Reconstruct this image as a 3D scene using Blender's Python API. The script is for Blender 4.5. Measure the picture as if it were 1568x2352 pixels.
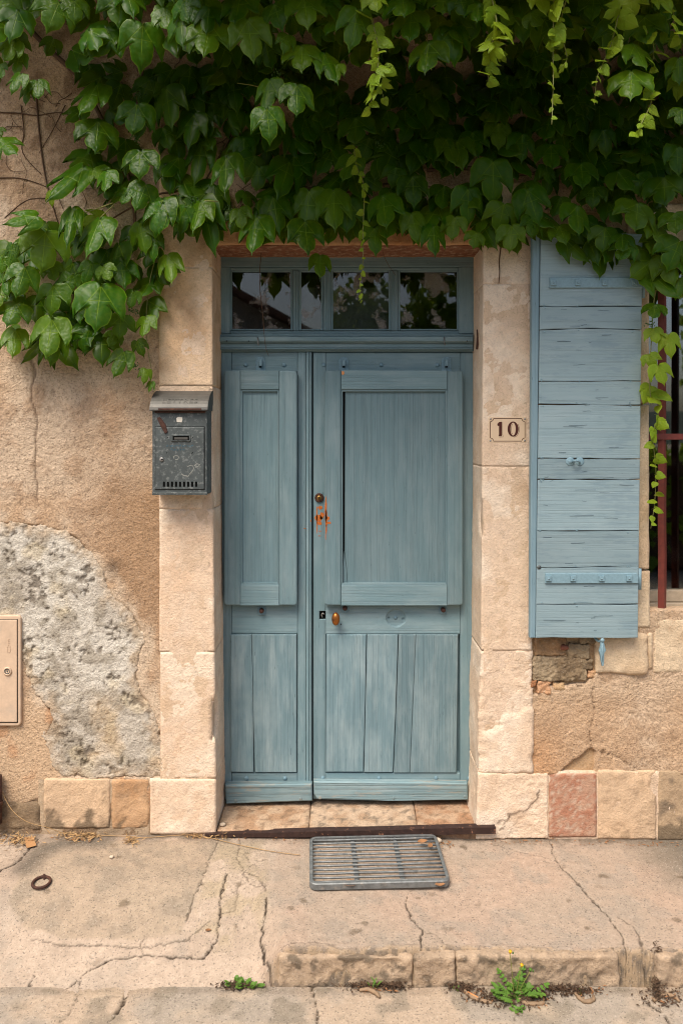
import bpy, bmesh, math, random
import numpy as np
from mathutils import Vector, Matrix, Euler

# ------------------------------------------------------------------ scene, camera, light
for o in list(bpy.data.objects):
    bpy.data.objects.remove(o)
SC = bpy.context.scene
COL = SC.collection
# measured layout: wall front plane is y = 0, camera looks along +y from 3.2 m, eye height 1.72 m
U, CX, CY, D, CH = 0.0019, 784.0, 1000.0, 3.2, 1.72
cam = bpy.data.cameras.new("camera")
camo = bpy.data.objects.new("camera", cam)
COL.objects.link(camo)
camo.location = (0, -D, CH)
camo.rotation_euler = (math.pi / 2, 0, 0)
cam.sensor_fit = 'HORIZONTAL'
cam.sensor_width = 24.0
cam.lens = 24.0 * D / (1568 * U)
cam.shift_y = -(1176 - CY) / 1568.0
cam.clip_start, cam.clip_end = 0.05, 3000
SC.camera = camo

SUN_EL, SUN_AZ = math.radians(58), math.radians(-30)      # azimuth measured from straight behind the camera, minus = left
sdir = Vector((math.sin(SUN_AZ) * math.cos(SUN_EL), -math.cos(SUN_AZ) * math.cos(SUN_EL), math.sin(SUN_EL)))
world = bpy.data.worlds.new("World")
SC.world = world
world.use_nodes = True
wn = world.node_tree
bg = wn.nodes["Background"]
sky = wn.nodes.new("ShaderNodeTexSky")
sky.sky_type = 'NISHITA'
sky.sun_disc = False
sky.sun_elevation = SUN_EL
sky.sun_rotation = math.atan2(sdir.x, sdir.y)
sky.air_density, sky.dust_density, sky.ozone_density = 1.0, 4.0, 0.6
wn.links.new(sky.outputs[0], bg.inputs[0])
bg.inputs[1].default_value = 0.075
sun = bpy.data.lights.new("sun", 'SUN')
sun.energy, sun.angle, sun.color = 1.5, math.radians(30), (1.0, 0.91, 0.79)
suno = bpy.data.objects.new("sun", sun)
COL.objects.link(suno)
suno.location = (0, -6, 8)
suno.rotation_euler = sdir.to_track_quat('Z', 'Y').to_euler()
SC.view_settings.view_transform = 'Standard'
SC.view_settings.look = 'None'
SC.view_settings.exposure = 1.44
SC.view_settings.gamma = 1.0
SC.render.engine = 'CYCLES'
SC.cycles.use_denoising = True
SC.cycles.pixel_filter_type = 'BLACKMAN_HARRIS'
SC.cycles.filter_width = 1.05
SC.cycles.max_bounces = 8
SC.cycles.transparent_max_bounces = 12

# ------------------------------------------------------------------ helpers
def wx(px, d=0.0): return (px - CX) * U * (D + d) / D
def wz(py, d=0.0): return CH - (py - CY) * U * (D + d) / D
def W(px, py, d=0.0): return Vector((wx(px, d), d, wz(py, d)))
def G(px, py, z=-0.03):
    dist = (CH - z) * D / ((py - CY) * U)
    return Vector(((px - CX) * U * dist / D, dist - D, z))
def lin(r, g, b):
    f = lambda c: ((c / 255 + 0.055) / 1.055) ** 2.4 if c > 10 else c / 255 / 12.92
    return (f(r), f(g), f(b))
def L3(*c): return np.array(lin(*c))

def _h3(ix, iy, iz, seed):
    n = (ix.astype(np.int64) * 374761393 + iy.astype(np.int64) * 668265263 + iz.astype(np.int64) * 2147483647 + seed * 1274126177) & 0xffffffff
    n = ((n ^ (n >> 13)) * 1274126177) & 0xffffffff
    n = ((n ^ (n >> 16)) * 2246822519) & 0xffffffff
    n = n ^ (n >> 13)
    return (n & 0xffffff) / float(0xffffff)
def vn3(x, y, z, seed=0):
    x, y, z = np.broadcast_arrays(np.asarray(x, float), np.asarray(y, float), np.asarray(z, float))
    ix, iy, iz = np.floor(x), np.floor(y), np.floor(z)
    fx, fy, fz = x - ix, y - iy, z - iz
    fx, fy, fz = [f * f * (3 - 2 * f) for f in (fx, fy, fz)]
    r = 0
    for a in (0, 1):
        for b in (0, 1):
            for c in (0, 1):
                w = (fx if a else 1 - fx) * (fy if b else 1 - fy) * (fz if c else 1 - fz)
                r = r + w * _h3(ix + a, iy + b, iz + c, seed)
    return r
def fbm(x, y, z=0.0, octv=4, seed=0, gain=0.5):
    x, y, z = np.asarray(x, float), np.asarray(y, float), np.asarray(z, float)
    s, a, t = 0, 1.0, 0
    for i in range(octv):
        k = 2.03 ** i
        s = s + a * vn3(x * k + 17.1 * i, y * k + 3.7 * i, z * k, seed + i)
        t += a
        a *= gain
    return s / t
def ss(a, b, x):
    t = np.clip((x - a) / (b - a), 0, 1)
    return t * t * (3 - 2 * t)
def mix(c0, c1, t):
    t = np.asarray(t)[..., None]
    return c0 * (1 - t) + c1 * t
def dist_line(x, y, pts):
    d = np.full(np.shape(x), 1e9)
    for (ax, ay), (bx, by) in zip(pts[:-1], pts[1:]):
        vx, vy = bx - ax, by - ay
        t = np.clip(((x - ax) * vx + (y - ay) * vy) / (vx * vx + vy * vy + 1e-12), 0, 1)
        d = np.minimum(d, np.hypot(x - ax - t * vx, y - ay - t * vy))
    return d
def sdf(x, y, poly):
    d = dist_line(x, y, list(poly) + [poly[0]])
    ins = np.zeros(np.shape(x), bool)
    n = len(poly)
    for i in range(n):
        (ax, ay), (bx, by) = poly[i], poly[(i + 1) % n]
        if ay == by: continue
        c = ((ay > y) != (by > y)) & (x < (bx - ax) * (y - ay) / (by - ay) + ax)
        ins ^= c
    return np.where(ins, -d, d)          # negative inside

LOC = {}
def thing(name, label, cat, loc=(0, 0, 0), group=None, kind=None):
    o = bpy.data.objects.new(name, None)
    o.empty_display_size = 0.05
    COL.objects.link(o)
    o.location = loc
    LOC[o] = Vector(loc)
    tag(o, label, cat, group, kind)
    return o
def tag(o, label=None, cat=None, group=None, kind=None):
    if label: o['label'] = label
    if cat: o['category'] = cat
    if group: o['group'] = group
    if kind: o['kind'] = kind
    return o
def link(name, me, mat, parent=None, loc=(0, 0, 0), rot=None, smooth=False):
    """mesh whose vertices are local to loc (world)"""
    o = bpy.data.objects.new(name, me)
    COL.objects.link(o)
    if mat is not None and len(me.materials) == 0: me.materials.append(mat)
    loc = Vector(loc)
    LOC[o] = loc
    if parent is not None:
        o.parent = parent
        o.location = loc - LOC[parent]
    else:
        o.location = loc
    if rot is not None: o.rotation_euler = rot
    if smooth:
        me.polygons.foreach_set('use_smooth', [True] * len(me.polygons))
    return o
def from_np(name, V, F, mat, parent=None, smooth=True, col=None, origin=None, keep=False):
    V = np.asarray(V, float)
    c = Vector(origin) if origin is not None else Vector(((V.min(0) + V.max(0)) / 2).tolist())
    me = bpy.data.meshes.new(name)
    Vl = V - np.array(c)
    F = F if isinstance(F, list) else F.tolist()
    me.from_pydata(Vl.tolist(), [], F)
    if col is not None:
        at = me.color_attributes.new('Col', 'FLOAT_COLOR', 'POINT')
        a = np.ones((len(V), 4)); a[:, :3] = np.clip(col, 0, 1)
        at.data.foreach_set('color', a.ravel())
    return link(name, me, mat, parent, c, smooth=smooth)
def from_bm(name, bm, mat, parent=None, smooth=False, origin=None):
    bmesh.ops.recalc_face_normals(bm, faces=bm.faces)
    co = np.array([v.co for v in bm.verts])
    c = Vector(origin) if origin is not None else Vector(((co.min(0) + co.max(0)) / 2).tolist())
    for v in bm.verts: v.co -= c
    me = bpy.data.meshes.new(name)
    bm.to_mesh(me); bm.free()
    return link(name, me, mat, parent, c, smooth=smooth)
def box(name, lo, hi, mat, parent=None, b=0.002, seg=1, jit=0.0, smooth=False):
    bm = bmesh.new()
    bmesh.ops.create_cube(bm, size=1)
    lo, hi = Vector(lo), Vector(hi)
    for v in bm.verts:
        v.co = Vector([(lo[i] + hi[i]) / 2 + v.co[i] * (hi[i] - lo[i]) + random.uniform(-jit, jit) for i in range(3)])
    if b > 0: bmesh.ops.bevel(bm, geom=list(bm.edges), offset=b, segments=seg, affect='EDGES', profile=0.5)
    return from_bm(name, bm, mat, parent, smooth)
def prism(name, poly, y0, y1, mat, parent=None, b=0.002, seg=1, smooth=False):
    """poly: world (x, z) corners; extruded from y0 (front) to y1; front edge chamfered"""
    bm = bmesh.new()
    vs = [bm.verts.new((p[0], y0, p[1])) for p in poly]
    f = bm.faces.new(vs)
    r = bmesh.ops.extrude_face_region(bm, geom=[f])
    nv = [e for e in r['geom'] if isinstance(e, bmesh.types.BMVert)]
    for v in nv: v.co.y = y1
    if b > 0:
        es = [e for e in bm.edges if all(abs(v.co.y - y0) < 1e-6 for v in e.verts)]
        bmesh.ops.bevel(bm, geom=es, offset=b, segments=seg, affect='EDGES', profile=0.5)
    return from_bm(name, bm, mat, parent, smooth)
def pbox(name, px0, px1, py0, py1, d0, d1, mat, parent=None, b=0.002, **k):
    """box measured in the picture at front depth d0"""
    return box(name, (wx(px0, d0), d0, wz(py1, d0)), (wx(px1, d0), d1, wz(py0, d0)), mat, parent, b, **k)
def ppoly(pts, d): return [(wx(a, d), wz(b, d)) for a, b in pts]
def rrect(x0, x1, y0, y1, r, corners=(1, 1, 1, 1), n=4):
    """rounded rectangle in any 2D units; corners: x0y0, x1y0, x1y1, x0y1"""
    out = []
    cs = [(x0 + r, y0 + r, 180, corners[0], x0, y0), (x1 - r, y0 + r, 270, corners[1], x1, y0), (x1 - r, y1 - r, 0, corners[2], x1, y1), (x0 + r, y1 - r, 90, corners[3], x0, y1)]
    for cx, cy, a, on, kx, ky in cs:
        if on:
            for i in range(n + 1):
                t = math.radians(a + 90 * i / n)
                out.append((cx + r * math.cos(t), cy + r * math.sin(t)))
        else: out.append((kx, ky))
    return out
def tube_np(pts, rad, n=6):
    pts = [Vector(p) for p in pts]
    V, F = [], []
    rads = rad if isinstance(rad, (list, tuple)) else [rad] * len(pts)
    for i, p in enumerate(pts):
        t = (pts[min(i + 1, len(pts) - 1)] - pts[max(i - 1, 0)]).normalized()
        a = t.cross(Vector((0.31, 0.2, 0.93)))
        if a.length < 1e-3: a = t.cross(Vector((1, 0, 0)))
        a.normalize(); b = t.cross(a)
        for k in range(n):
            w = 2 * math.pi * k / n
            V.append(p + (a * math.cos(w) + b * math.sin(w)) * rads[i])
    for i in range(len(pts) - 1):
        for k in range(n):
            F.append([i * n + k, i * n + (k + 1) % n, (i + 1) * n + (k + 1) % n, (i + 1) * n + k])
    F.append(list(range(n))[::-1]); F.append([(len(pts) - 1) * n + k for k in range(n)])
    return V, F
def tube(name, pts, rad, mat, parent=None, n=6, smooth=True):
    V, F = tube_np(pts, rad, n)
    return from_np(name, [tuple(v) for v in V], F, mat, parent, smooth)
def spline(pts, k=6):
    pts = [Vector(p) for p in pts]; out = []
    for i in range(len(pts) - 1):
        p0, p1, p2, p3 = pts[max(i - 1, 0)], pts[i], pts[i + 1], pts[min(i + 2, len(pts) - 1)]
        for j in range(k):
            t = j / k
            out.append(0.5 * ((2 * p1) + (p2 - p0) * t + (2 * p0 - 5 * p1 + 4 * p2 - p3) * t * t + (3 * p1 - p0 - 3 * p2 + p3) * t ** 3))
    out.append(pts[-1])
    return out
def join_np(lst):
    V, F, o = [], [], 0
    for v, f in lst:
        V += [tuple(p) for p in v]; F += [[i + o for i in q] for q in f]; o += len(v)
    return V, F
def lathe(name, prof, origin, axis, mat, parent=None, n=16, sx=1.0, sy=1.0):
    """prof: (radius, along-axis) pairs; axis: unit vector"""
    axis = Vector(axis).normalized()
    a = axis.cross(Vector((0, 0, 1)))
    if a.length < 1e-3: a = Vector((1, 0, 0))
    a.normalize(); b = axis.cross(a).normalized()
    V, F = [], []
    for r, h in prof:
        for k in range(n):
            w = 2 * math.pi * k / n
            V.append(Vector(origin) + axis * h + a * (r * math.cos(w) * sx) + b * (r * math.sin(w) * sy))
    m = len(prof)
    for i in range(m - 1):
        for k in range(n):
            F.append([i * n + k, i * n + (k + 1) % n, (i + 1) * n + (k + 1) % n, (i + 1) * n + k])
    F.append([k for k in range(n)][::-1]); F.append([(m - 1) * n + k for k in range(n)])
    return from_np(name, [tuple(v) for v in V], F, mat, parent, True)
def dome(name, p, r, mat, parent, axis=(0, -1, 0), h=0.6, n=12):
    return lathe(name, [(r, -0.002), (r, 0), (r * .92, r * h * .4), (r * .7, r * h * .75), (r * .35, r * h * .96), (r * .05, r * h)], p, axis, mat, parent, n)
def relief(name, parent, mat, x0, x1, z0, z1, step, fn, back=0.03):
    """height-field wall sheet facing -y; fn(px, py, X, Z) -> depth y, colour"""
    nx, nz = max(2, int((x1 - x0) / step)), max(2, int((z1 - z0) / step))
    X, Z = np.meshgrid(np.linspace(x0, x1, nx), np.linspace(z0, z1, nz))
    y, c = fn(X / U + CX, (CH - Z) / U + CY, X, Z)
    V = np.stack([X, y, Z], -1).reshape(-1, 3)
    i = np.arange(nx * nz).reshape(nz, nx)
    F = np.stack([i[:-1, :-1], i[:-1, 1:], i[1:, 1:], i[1:, :-1]], -1).reshape(-1, 4)
    ring = np.concatenate([i[0, :], i[1:, -1], i[-1, -2::-1], i[-2:0:-1, 0]])
    Vb = V[ring].copy(); Vb[:, 1] = np.maximum(Vb[:, 1], back)
    k = len(ring); b0 = len(V)
    r2 = np.roll(np.arange(k), -1)
    Fs = np.stack([ring, np.arange(k) + b0, r2 + b0, ring[r2]], -1)
    cc = np.concatenate([c.reshape(-1, 3), c.reshape(-1, 3)[ring]])
    return from_np(name, np.concatenate([V, Vb]), np.concatenate([F, Fs]), mat, parent, True, cc)
def block(name, parent, mat, lo, hi, r, amp, step, seed, colfn, nscale=9.0, warp=None, xf=None):
    """rounded, weathered stone block (no back face)"""
    lo, hi = np.array(lo, float), np.array(hi, float)
    Ps, Fs, o = [], [], 0
    def face(ax, side, u, v):
        nonlocal o
        nu = max(2, int((hi[u] - lo[u]) / step) + 1); nv = max(2, int((hi[v] - lo[v]) / step) + 1)
        a, b = np.meshgrid(np.linspace(lo[u], hi[u], nu), np.linspace(lo[v], hi[v], nv))
        P = np.zeros(a.shape + (3,)); P[..., u] = a; P[..., v] = b; P[..., ax] = hi[ax] if side else lo[ax]
        i = np.arange(nu * nv).reshape(nv, nu) + o
        F = np.stack([i[:-1, :-1], i[:-1, 1:], i[1:, 1:], i[1:, :-1]], -1).reshape(-1, 4)
        Ps.append(P.reshape(-1, 3)); Fs.append(F if (side == (ax != 1)) else F[:, ::-1]); o += nu * nv
    face(1, 0, 0, 2); face(0, 0, 1, 2); face(0, 1, 1, 2); face(2, 0, 0, 1); face(2, 1, 0, 1)
    P = np.concatenate(Ps); F = np.concatenate(Fs)
    key, inv = np.unique(np.round(P, 5), axis=0, return_inverse=True)
    P, F = key, inv.reshape(-1)[F]
    F = [f for f in F.tolist() if len(set(f)) > 2]
    rr = min(r, (hi - lo).min() * 0.45)
    blo, bhi = lo + rr, hi - rr
    bhi[1] = hi[1]
    I = np.clip(P, blo, bhi)
    dv = P - I
    ln = np.linalg.norm(dv, axis=1, keepdims=True); ln[ln == 0] = 1
    n = dv / ln
    Q = I + n * rr
    q = Q * nscale
    h = (fbm(q[:, 0], q[:, 1], q[:, 2], 4, seed) - 0.5) * 2 * amp + (fbm(q[:, 0] * 6, q[:, 1] * 6, q[:, 2] * 6, 2, seed + 9) - .5) * amp * .7
    if warp is not None: h = h + warp(Q)
    Q = Q + n * h[:, None]
    if xf is not None: Q[:, 0] += xf(Q)
    return from_np(name, Q, F, mat, parent, True, colfn(Q, seed))
# ------------------------------------------------------------------ materials
def newmat(name):
    m = bpy.data.materials.new(name); m.use_nodes = True
    nt = m.node_tree
    return m, nt, nt.nodes["Principled BSDF"], nt.nodes["Material Output"]
def nd(nt, typ, ins=None, **props):
    n = nt.nodes.new(typ)
    for k, v in props.items(): setattr(n, k, v)
    for k, v in (ins or {}).items():
        s = n.inputs[k]
        if isinstance(v, bpy.types.NodeSocket): nt.links.new(v, s)
        else: s.default_value = v
    return n
def ramp(nt, fac, stops):
    n = nt.nodes.new("ShaderNodeValToRGB"); nt.links.new(fac, n.inputs[0])
    e = n.color_ramp.elements
    while len(e) < len(stops): e.new(0.5)
    for q, (p, c) in zip(e, stops):
        q.position = p; q.color = (*c, 1) if len(c) == 3 else c
    return n.outputs[0]
def mathn(nt, op, a, b=0.0, clamp=False):
    n = nd(nt, "ShaderNodeMath", operation=op, use_clamp=clamp)
    for i, v in enumerate((a, b)):
        if isinstance(v, bpy.types.NodeSocket): nt.links.new(v, n.inputs[i])
        else: n.inputs[i].default_value = v
    return n.outputs[0]
def mixc(nt, fac, a, b, mode='MIX'):
    n = nd(nt, "ShaderNodeMix", data_type='RGBA', blend_type=mode)
    for s, v in ((n.inputs[0], fac), (n.inputs[6], a), (n.inputs[7], b)):
        if isinstance(v, bpy.types.NodeSocket): nt.links.new(v, s)
        else: s.default_value = v if not isinstance(v, tuple) else ((*v, 1) if len(v) == 3 else v)
    return n.outputs[2]
def objco(nt, scale=(1, 1, 1), rnd=True):
    tc = nd(nt, "ShaderNodeTexCoord")
    v = tc.outputs['Object']
    if rnd:
        oi = nd(nt, "ShaderNodeObjectInfo")
        add = nd(nt, "ShaderNodeVectorMath", operation='MULTIPLY_ADD')
        cb = nd(nt, "ShaderNodeCombineXYZ", {0: oi.outputs['Random'], 1: oi.outputs['Random'], 2: oi.outputs['Random']})
        nt.links.new(cb.outputs[0], add.inputs[0]); add.inputs[1].default_value = (37, 19, 53); nt.links.new(v, add.inputs[2])
        v = add.outputs[0]
    mp = nd(nt, "ShaderNodeMapping", {'Vector': v, 'Scale': scale})
    return mp.outputs[0]
def noise(nt, vec, scale, detail=4, rough=0.55):
    return nd(nt, "ShaderNodeTexNoise", {'Vector': vec, 'Scale': scale, 'Detail': detail, 'Roughness': rough}).outputs[0]

def mat_attr(name, bump=0.004, s1=110, s2=30, rough=0.95, var=0.35, speck=0.0, speckcol=(0.05, 0.045, 0.04), light=0.0):
    m, nt, bs, out = newmat(name)
    at = nd(nt, "ShaderNodeAttribute", attribute_name='Col')
    co = objco(nt, rnd=False)
    n1, n2 = noise(nt, co, s1, 6, 0.65), noise(nt, co, s2, 5, 0.6)
    f = mathn(nt, 'MULTIPLY_ADD', n1, var * 2); nt.nodes[-1].inputs[2].default_value = 1 - var
    f2 = mathn(nt, 'MULTIPLY_ADD', n2, var); nt.nodes[-1].inputs[2].default_value = 1 - var / 2
    ff = mathn(nt, 'MULTIPLY', f, f2)
    cb = nd(nt, "ShaderNodeCombineXYZ", {0: ff, 1: ff, 2: ff})
    c = mixc(nt, 1.0, at.outputs[0], cb.outputs[0], 'MULTIPLY')
    if speck:
        sp = noise(nt, co, 150, 2, 0.5)
        k = ramp(nt, sp, [(0.60, (0, 0, 0)), (0.66, (1, 1, 1))])
        c = mixc(nt, mathn(nt, 'MULTIPLY', k, speck), c, speckcol)
        sp2 = noise(nt, objco(nt, rnd=False, scale=(1.3, 1.3, 1.3)), 140, 2, 0.5)
        k2 = ramp(nt, sp2, [(0.62, (0, 0, 0)), (0.68, (1, 1, 1))])
        c = mixc(nt, mathn(nt, 'MULTIPLY', k2, speck * .7), c, (0.55, 0.48, 0.40))
    nt.links.new(c, bs.inputs['Base Color'])
    bs.inputs['Roughness'].default_value = rough
    bs.inputs['Specular IOR Level'].default_value = 0.15
    h = mathn(nt, 'ADD', mathn(nt, 'MULTIPLY', n1, 0.6), n2)
    bp = nd(nt, "ShaderNodeBump", {'Height': h, 'Distance': bump, 'Strength': 1.0})
    nt.links.new(bp.outputs[0], bs.inputs['Normal'])
    return m
def mat_wood(name, axis, base, pale, dark, fade=0.45, grain=1.0, rough=0.62, chip=0.0, bare=(0.42, 0.36, 0.29), barea=0.0, lines=150):
    """weathered painted timber, grain along axis"""
    m, nt, bs, out = newmat(name)
    k = 0.012
    sc = {'X': (k, 1, 1), 'Z': (1, 1, k)}[axis]
    sc2 = {'X': (0.16, 1, 1), 'Z': (1, 1, 0.16)}[axis]
    cg, cm, cl = objco(nt, sc), objco(nt, sc2), objco(nt)
    sc3 = {'X': (0.0035, 1, 1), 'Z': (1, 1, 0.0035)}[axis]
    wv = nd(nt, "ShaderNodeTexNoise", {'Vector': objco(nt, {'X': (.3, 1, 1), 'Z': (1, 1, .3)}[axis]), 'Scale': 7.0, 'Detail': 2})
    wo = nd(nt, "ShaderNodeVectorMath", {0: wv.outputs['Color'], 1: (.012, .012, .012)}, operation='MULTIPLY')
    wa = nd(nt, "ShaderNodeVectorMath", {0: objco(nt, sc3), 1: wo.outputs[0]}, operation='ADD')
    g1 = nd(nt, "ShaderNodeTexNoise", {'Vector': wa.outputs[0], 'Scale': lines, 'Detail': 3, 'Roughness': 0.65}).outputs[0]
    g2 = noise(nt, cg, 170, 4, 0.6)
    pat = noise(nt, cm, 26, 5, 0.62)
    big = noise(nt, cl, 3.2, 4, 0.55)
    ob = nd(nt, "ShaderNodeObjectInfo").outputs['Random']
    c = mixc(nt, mathn(nt, 'MULTIPLY', ramp(nt, pat, [(0.45, (0, 0, 0)), (0.78, (1, 1, 1))]), fade), base, pale)
    c = mixc(nt, mathn(nt, 'MULTIPLY', ramp(nt, big, [(0.45, (0, 0, 0)), (0.75, (1, 1, 1))]), 0.5), c, tuple(x * 0.82 for x in base))
    gl = ramp(nt, g1, [(0.36, (1, 1, 1)), (0.50, (0, 0, 0))])
    c = mixc(nt, mathn(nt, 'MULTIPLY', gl, 0.20 * grain), c, dark)
    gl2 = ramp(nt, g2, [(0.27, (1, 1, 1)), (0.36, (0, 0, 0))])
    c = mixc(nt, mathn(nt, 'MULTIPLY', gl2, 0.24 * grain), c, dark)
    hi = ramp(nt, g2, [(0.62, (0, 0, 0)), (0.72, (1, 1, 1))])
    c = mixc(nt, mathn(nt, 'MULTIPLY', hi, 0.18 * grain), c, pale)
    spk = ramp(nt, noise(nt, cm, 120, 3, .6), [(0.68, (0, 0, 0)), (0.73, (1, 1, 1))])
    c = mixc(nt, mathn(nt, 'MULTIPLY', spk, 0.5), c, dark)
    bl = ramp(nt, noise(nt, objco(nt, {'X': (.5, 1, 1), 'Z': (1, 1, .5)}[axis]), 7, 4, .6), [(0.5, (0, 0, 0)), (0.72, (1, 1, 1))])
    c = mixc(nt, mathn(nt, 'MULTIPLY', bl, fade * .55), c, pale)
    if barea:
        bn = mathn(nt, 'MULTIPLY', noise(nt, cm, 38, 5, 0.7), mathn(nt, 'ADD', big, 0.5))
        bk = ramp(nt, bn, [(0.56, (0, 0, 0)), (0.63, (1, 1, 1))])
        c = mixc(nt, mathn(nt, 'MULTIPLY', bk, barea), c, bare)
    v = mathn(nt, 'MULTIPLY_ADD', ob, 0.22); nt.nodes[-1].inputs[2].default_value = 0.89
    cb = nd(nt, "ShaderNodeCombineXYZ", {0: v, 1: v, 2: v})
    c = mixc(nt, 1.0, c, cb.outputs[0], 'MULTIPLY')
    nt.links.new(c, bs.inputs['Base Color'])
    bs.inputs['Roughness'].default_value = rough
    bs.inputs['Specular IOR Level'].default_value = 0.25
    h = mathn(nt, 'SUBTRACT', mathn(nt, 'MULTIPLY', pat, 0.4), mathn(nt, 'ADD', mathn(nt, 'MULTIPLY', gl, 0.6 * grain), mathn(nt, 'MULTIPLY', gl2, 0.9 * grain)))
    bp = nd(nt, "ShaderNodeBump", {'Height': h, 'Distance': 0.0018, 'Strength': 1.0})
    nt.links.new(bp.outputs[0], bs.inputs['Normal'])
    return m
def mat_plain(name, col, rough=0.6, metal=0.0, var=0.3, s=60, spec=0.4, bump=0.0008, col2=None, t=(0.4, 0.65), s2=25):
    m, nt, bs, out = newmat(name)
    co = objco(nt)
    n = noise(nt, co, s, 5, 0.65)
    c = ramp(nt, n, [(0.25, tuple(x * (1 - var) for x in col)), (0.75, tuple(min(1, x * (1 + var)) for x in col))])
    if col2 is not None:
        n2 = noise(nt, objco(nt), s2, 6, 0.7)
        c = mixc(nt, ramp(nt, n2, [(t[0], (0, 0, 0)), (t[1], (1, 1, 1))]), c, col2)
    nt.links.new(c, bs.inputs['Base Color'])
    bs.inputs['Roughness'].default_value = rough
    bs.inputs['Metallic'].default_value = metal
    bs.inputs['Specular IOR Level'].default_value = spec
    bp = nd(nt, "ShaderNodeBump", {'Height': n, 'Distance': bump})
    nt.links.new(bp.outputs[0], bs.inputs['Normal'])
    return m
def mat_leaf(name, col, vein, var=0.5, rough=0.33, trans=0.28, yellow=(0.16, 0.2, 0.02), yel=0.12):
    m, nt, bs, out = newmat(name)
    at = nd(nt, "ShaderNodeAttribute", attribute_name='vein')
    vm = mathn(nt, 'MULTIPLY', mathn(nt, 'SUBTRACT', at.outputs['Fac'], 0.93), 14.0, True)
    tc = nd(nt, "ShaderNodeTexCoord"); geo = nd(nt, "ShaderNodeNewGeometry")
    oi = nd(nt, "ShaderNodeObjectInfo")
    n = nd(nt, "ShaderNodeTexNoise", {'Vector': geo.outputs['Position'], 'Scale': 7.0, 'Detail': 2}).outputs[0]
    n3 = nd(nt, "ShaderNodeTexNoise", {'Vector': tc.outputs['Object'], 'Scale': 9.0, 'Detail': 4}).outputs[0]
    r = mathn(nt, 'ADD', mathn(nt, 'MULTIPLY', oi.outputs['Random'], 0.7), mathn(nt, 'MULTIPLY', n, 0.6))
    c = ramp(nt, r, [(0.15, tuple(x * (1 - var) for x in col)), (0.55, col), (1.0, tuple(a * .75 + b * .25 for a, b in zip(col, yellow)))])
    c = mixc(nt, mathn(nt, 'MULTIPLY', ramp(nt, n3, [(0.45, (0, 0, 0)), (0.75, (1, 1, 1))]), yel * 3), c, tuple(a * .6 + b * .4 for a, b in zip(col, yellow)))
    c = mixc(nt, mathn(nt, 'MULTIPLY', vm, 0.7), c, vein)
    rim = mathn(nt, 'MULTIPLY', mathn(nt, 'SUBTRACT', 0.055, at.outputs['Fac']), 22.0, True)
    c = mixc(nt, mathn(nt, 'MULTIPLY', rim, 0.55), c, vein)
    nt.links.new(c, bs.inputs['Base Color'])
    bs.inputs['Roughness'].default_value = rough
    bs.inputs['Specular IOR Level'].default_value = 0.2
    wv = nd(nt, "ShaderNodeTexNoise", {'Vector': tc.outputs['Object'], 'Scale': 7.0, 'Detail': 1}).outputs[0]
    bp = nd(nt, "ShaderNodeBump", {'Height': mathn(nt, 'SUBTRACT', wv, mathn(nt, 'MULTIPLY', vm, 0.25)), 'Distance': 0.008, 'Strength': 0.4})
    nt.links.new(bp.outputs[0], bs.inputs['Normal'])
    tr = nd(nt, "ShaderNodeBsdfTranslucent", {'Color': mixc(nt, 0.5, c, tuple(min(1, x * 2.2) for x in yellow))})
    mx = nd(nt, "ShaderNodeMixShader", {0: trans})
    nt.links.new(bs.outputs[0], mx.inputs[1]); nt.links.new(tr.outputs[0], mx.inputs[2])
    nt.links.new(mx.outputs[0], out.inputs[0])
    return m
def mat_glass(name, dirt=(0.3, 0.28, 0.26), lo=0.5, hi=0.75, amt=0.3, ior=1.5, s=9.0):
    m, nt, bs, out = newmat(name)
    nt.nodes.remove(bs)
    co = objco(nt)
    fr = nd(nt, "ShaderNodeFresnel", {'IOR': ior})
    gl = nd(nt, "ShaderNodeBsdfGlossy", {'Color': (1, 1, 1, 1), 'Roughness': 0.02})
    tp = nd(nt, "ShaderNodeBsdfTransparent", {'Color': (0.82, 0.86, 0.84, 1)})
    m1 = nd(nt, "ShaderNodeMixShader", {0: fr.outputs[0]})
    nt.links.new(tp.outputs[0], m1.inputs[1]); nt.links.new(gl.outputs[0], m1.inputs[2])
    df = nd(nt, "ShaderNodeBsdfDiffuse", {'Color': (*dirt, 1)})
    n = noise(nt, co, s, 6, 0.65)
    k = mathn(nt, 'MULTIPLY', ramp(nt, n, [(lo, (0, 0, 0)), (hi, (1, 1, 1))]), amt)
    m2 = nd(nt, "ShaderNodeMixShader", {0: k})
    nt.links.new(m1.outputs[0], m2.inputs[1]); nt.links.new(df.outputs[0], m2.inputs[2])
    nt.links.new(m2.outputs[0], out.inputs[0])
    return m

BLUE, PALE, DARK = (0.162, 0.255, 0.284), (0.30, 0.38, 0.40), (0.05, 0.082, 0.098)
M = {}
M['plaster'] = mat_attr('rough ochre render', bump=0.0085, s1=125, s2=60, var=0.50, speck=0.45, speckcol=(0.09, 0.055, 0.03))
M['cement'] = mat_attr('old grey cement', bump=0.009, s1=125, s2=55, var=0.42, speck=0.4, speckcol=(0.10, 0.085, 0.065))
M['stone'] = mat_attr('dressed limestone', bump=0.0045, s1=120, s2=30, var=0.22, speck=0.22, speckcol=(0.16, 0.11, 0.07))
M['rubble'] = mat_attr('rough rubble', bump=0.006, s1=115, s2=40, var=0.36, speck=0.35, speckcol=(0.10, 0.08, 0.06))
M['concrete'] = mat_attr('pavement concrete', bump=0.0034, s1=120, s2=36, var=0.30, speck=0.5)
M['woodz'] = mat_wood('blue paint upright grain', 'Z', BLUE, PALE, DARK, grain=.6, fade=.6)
M['woodx'] = mat_wood('blue paint level grain', 'X', BLUE, PALE, DARK, grain=.6, fade=.6)
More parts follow.
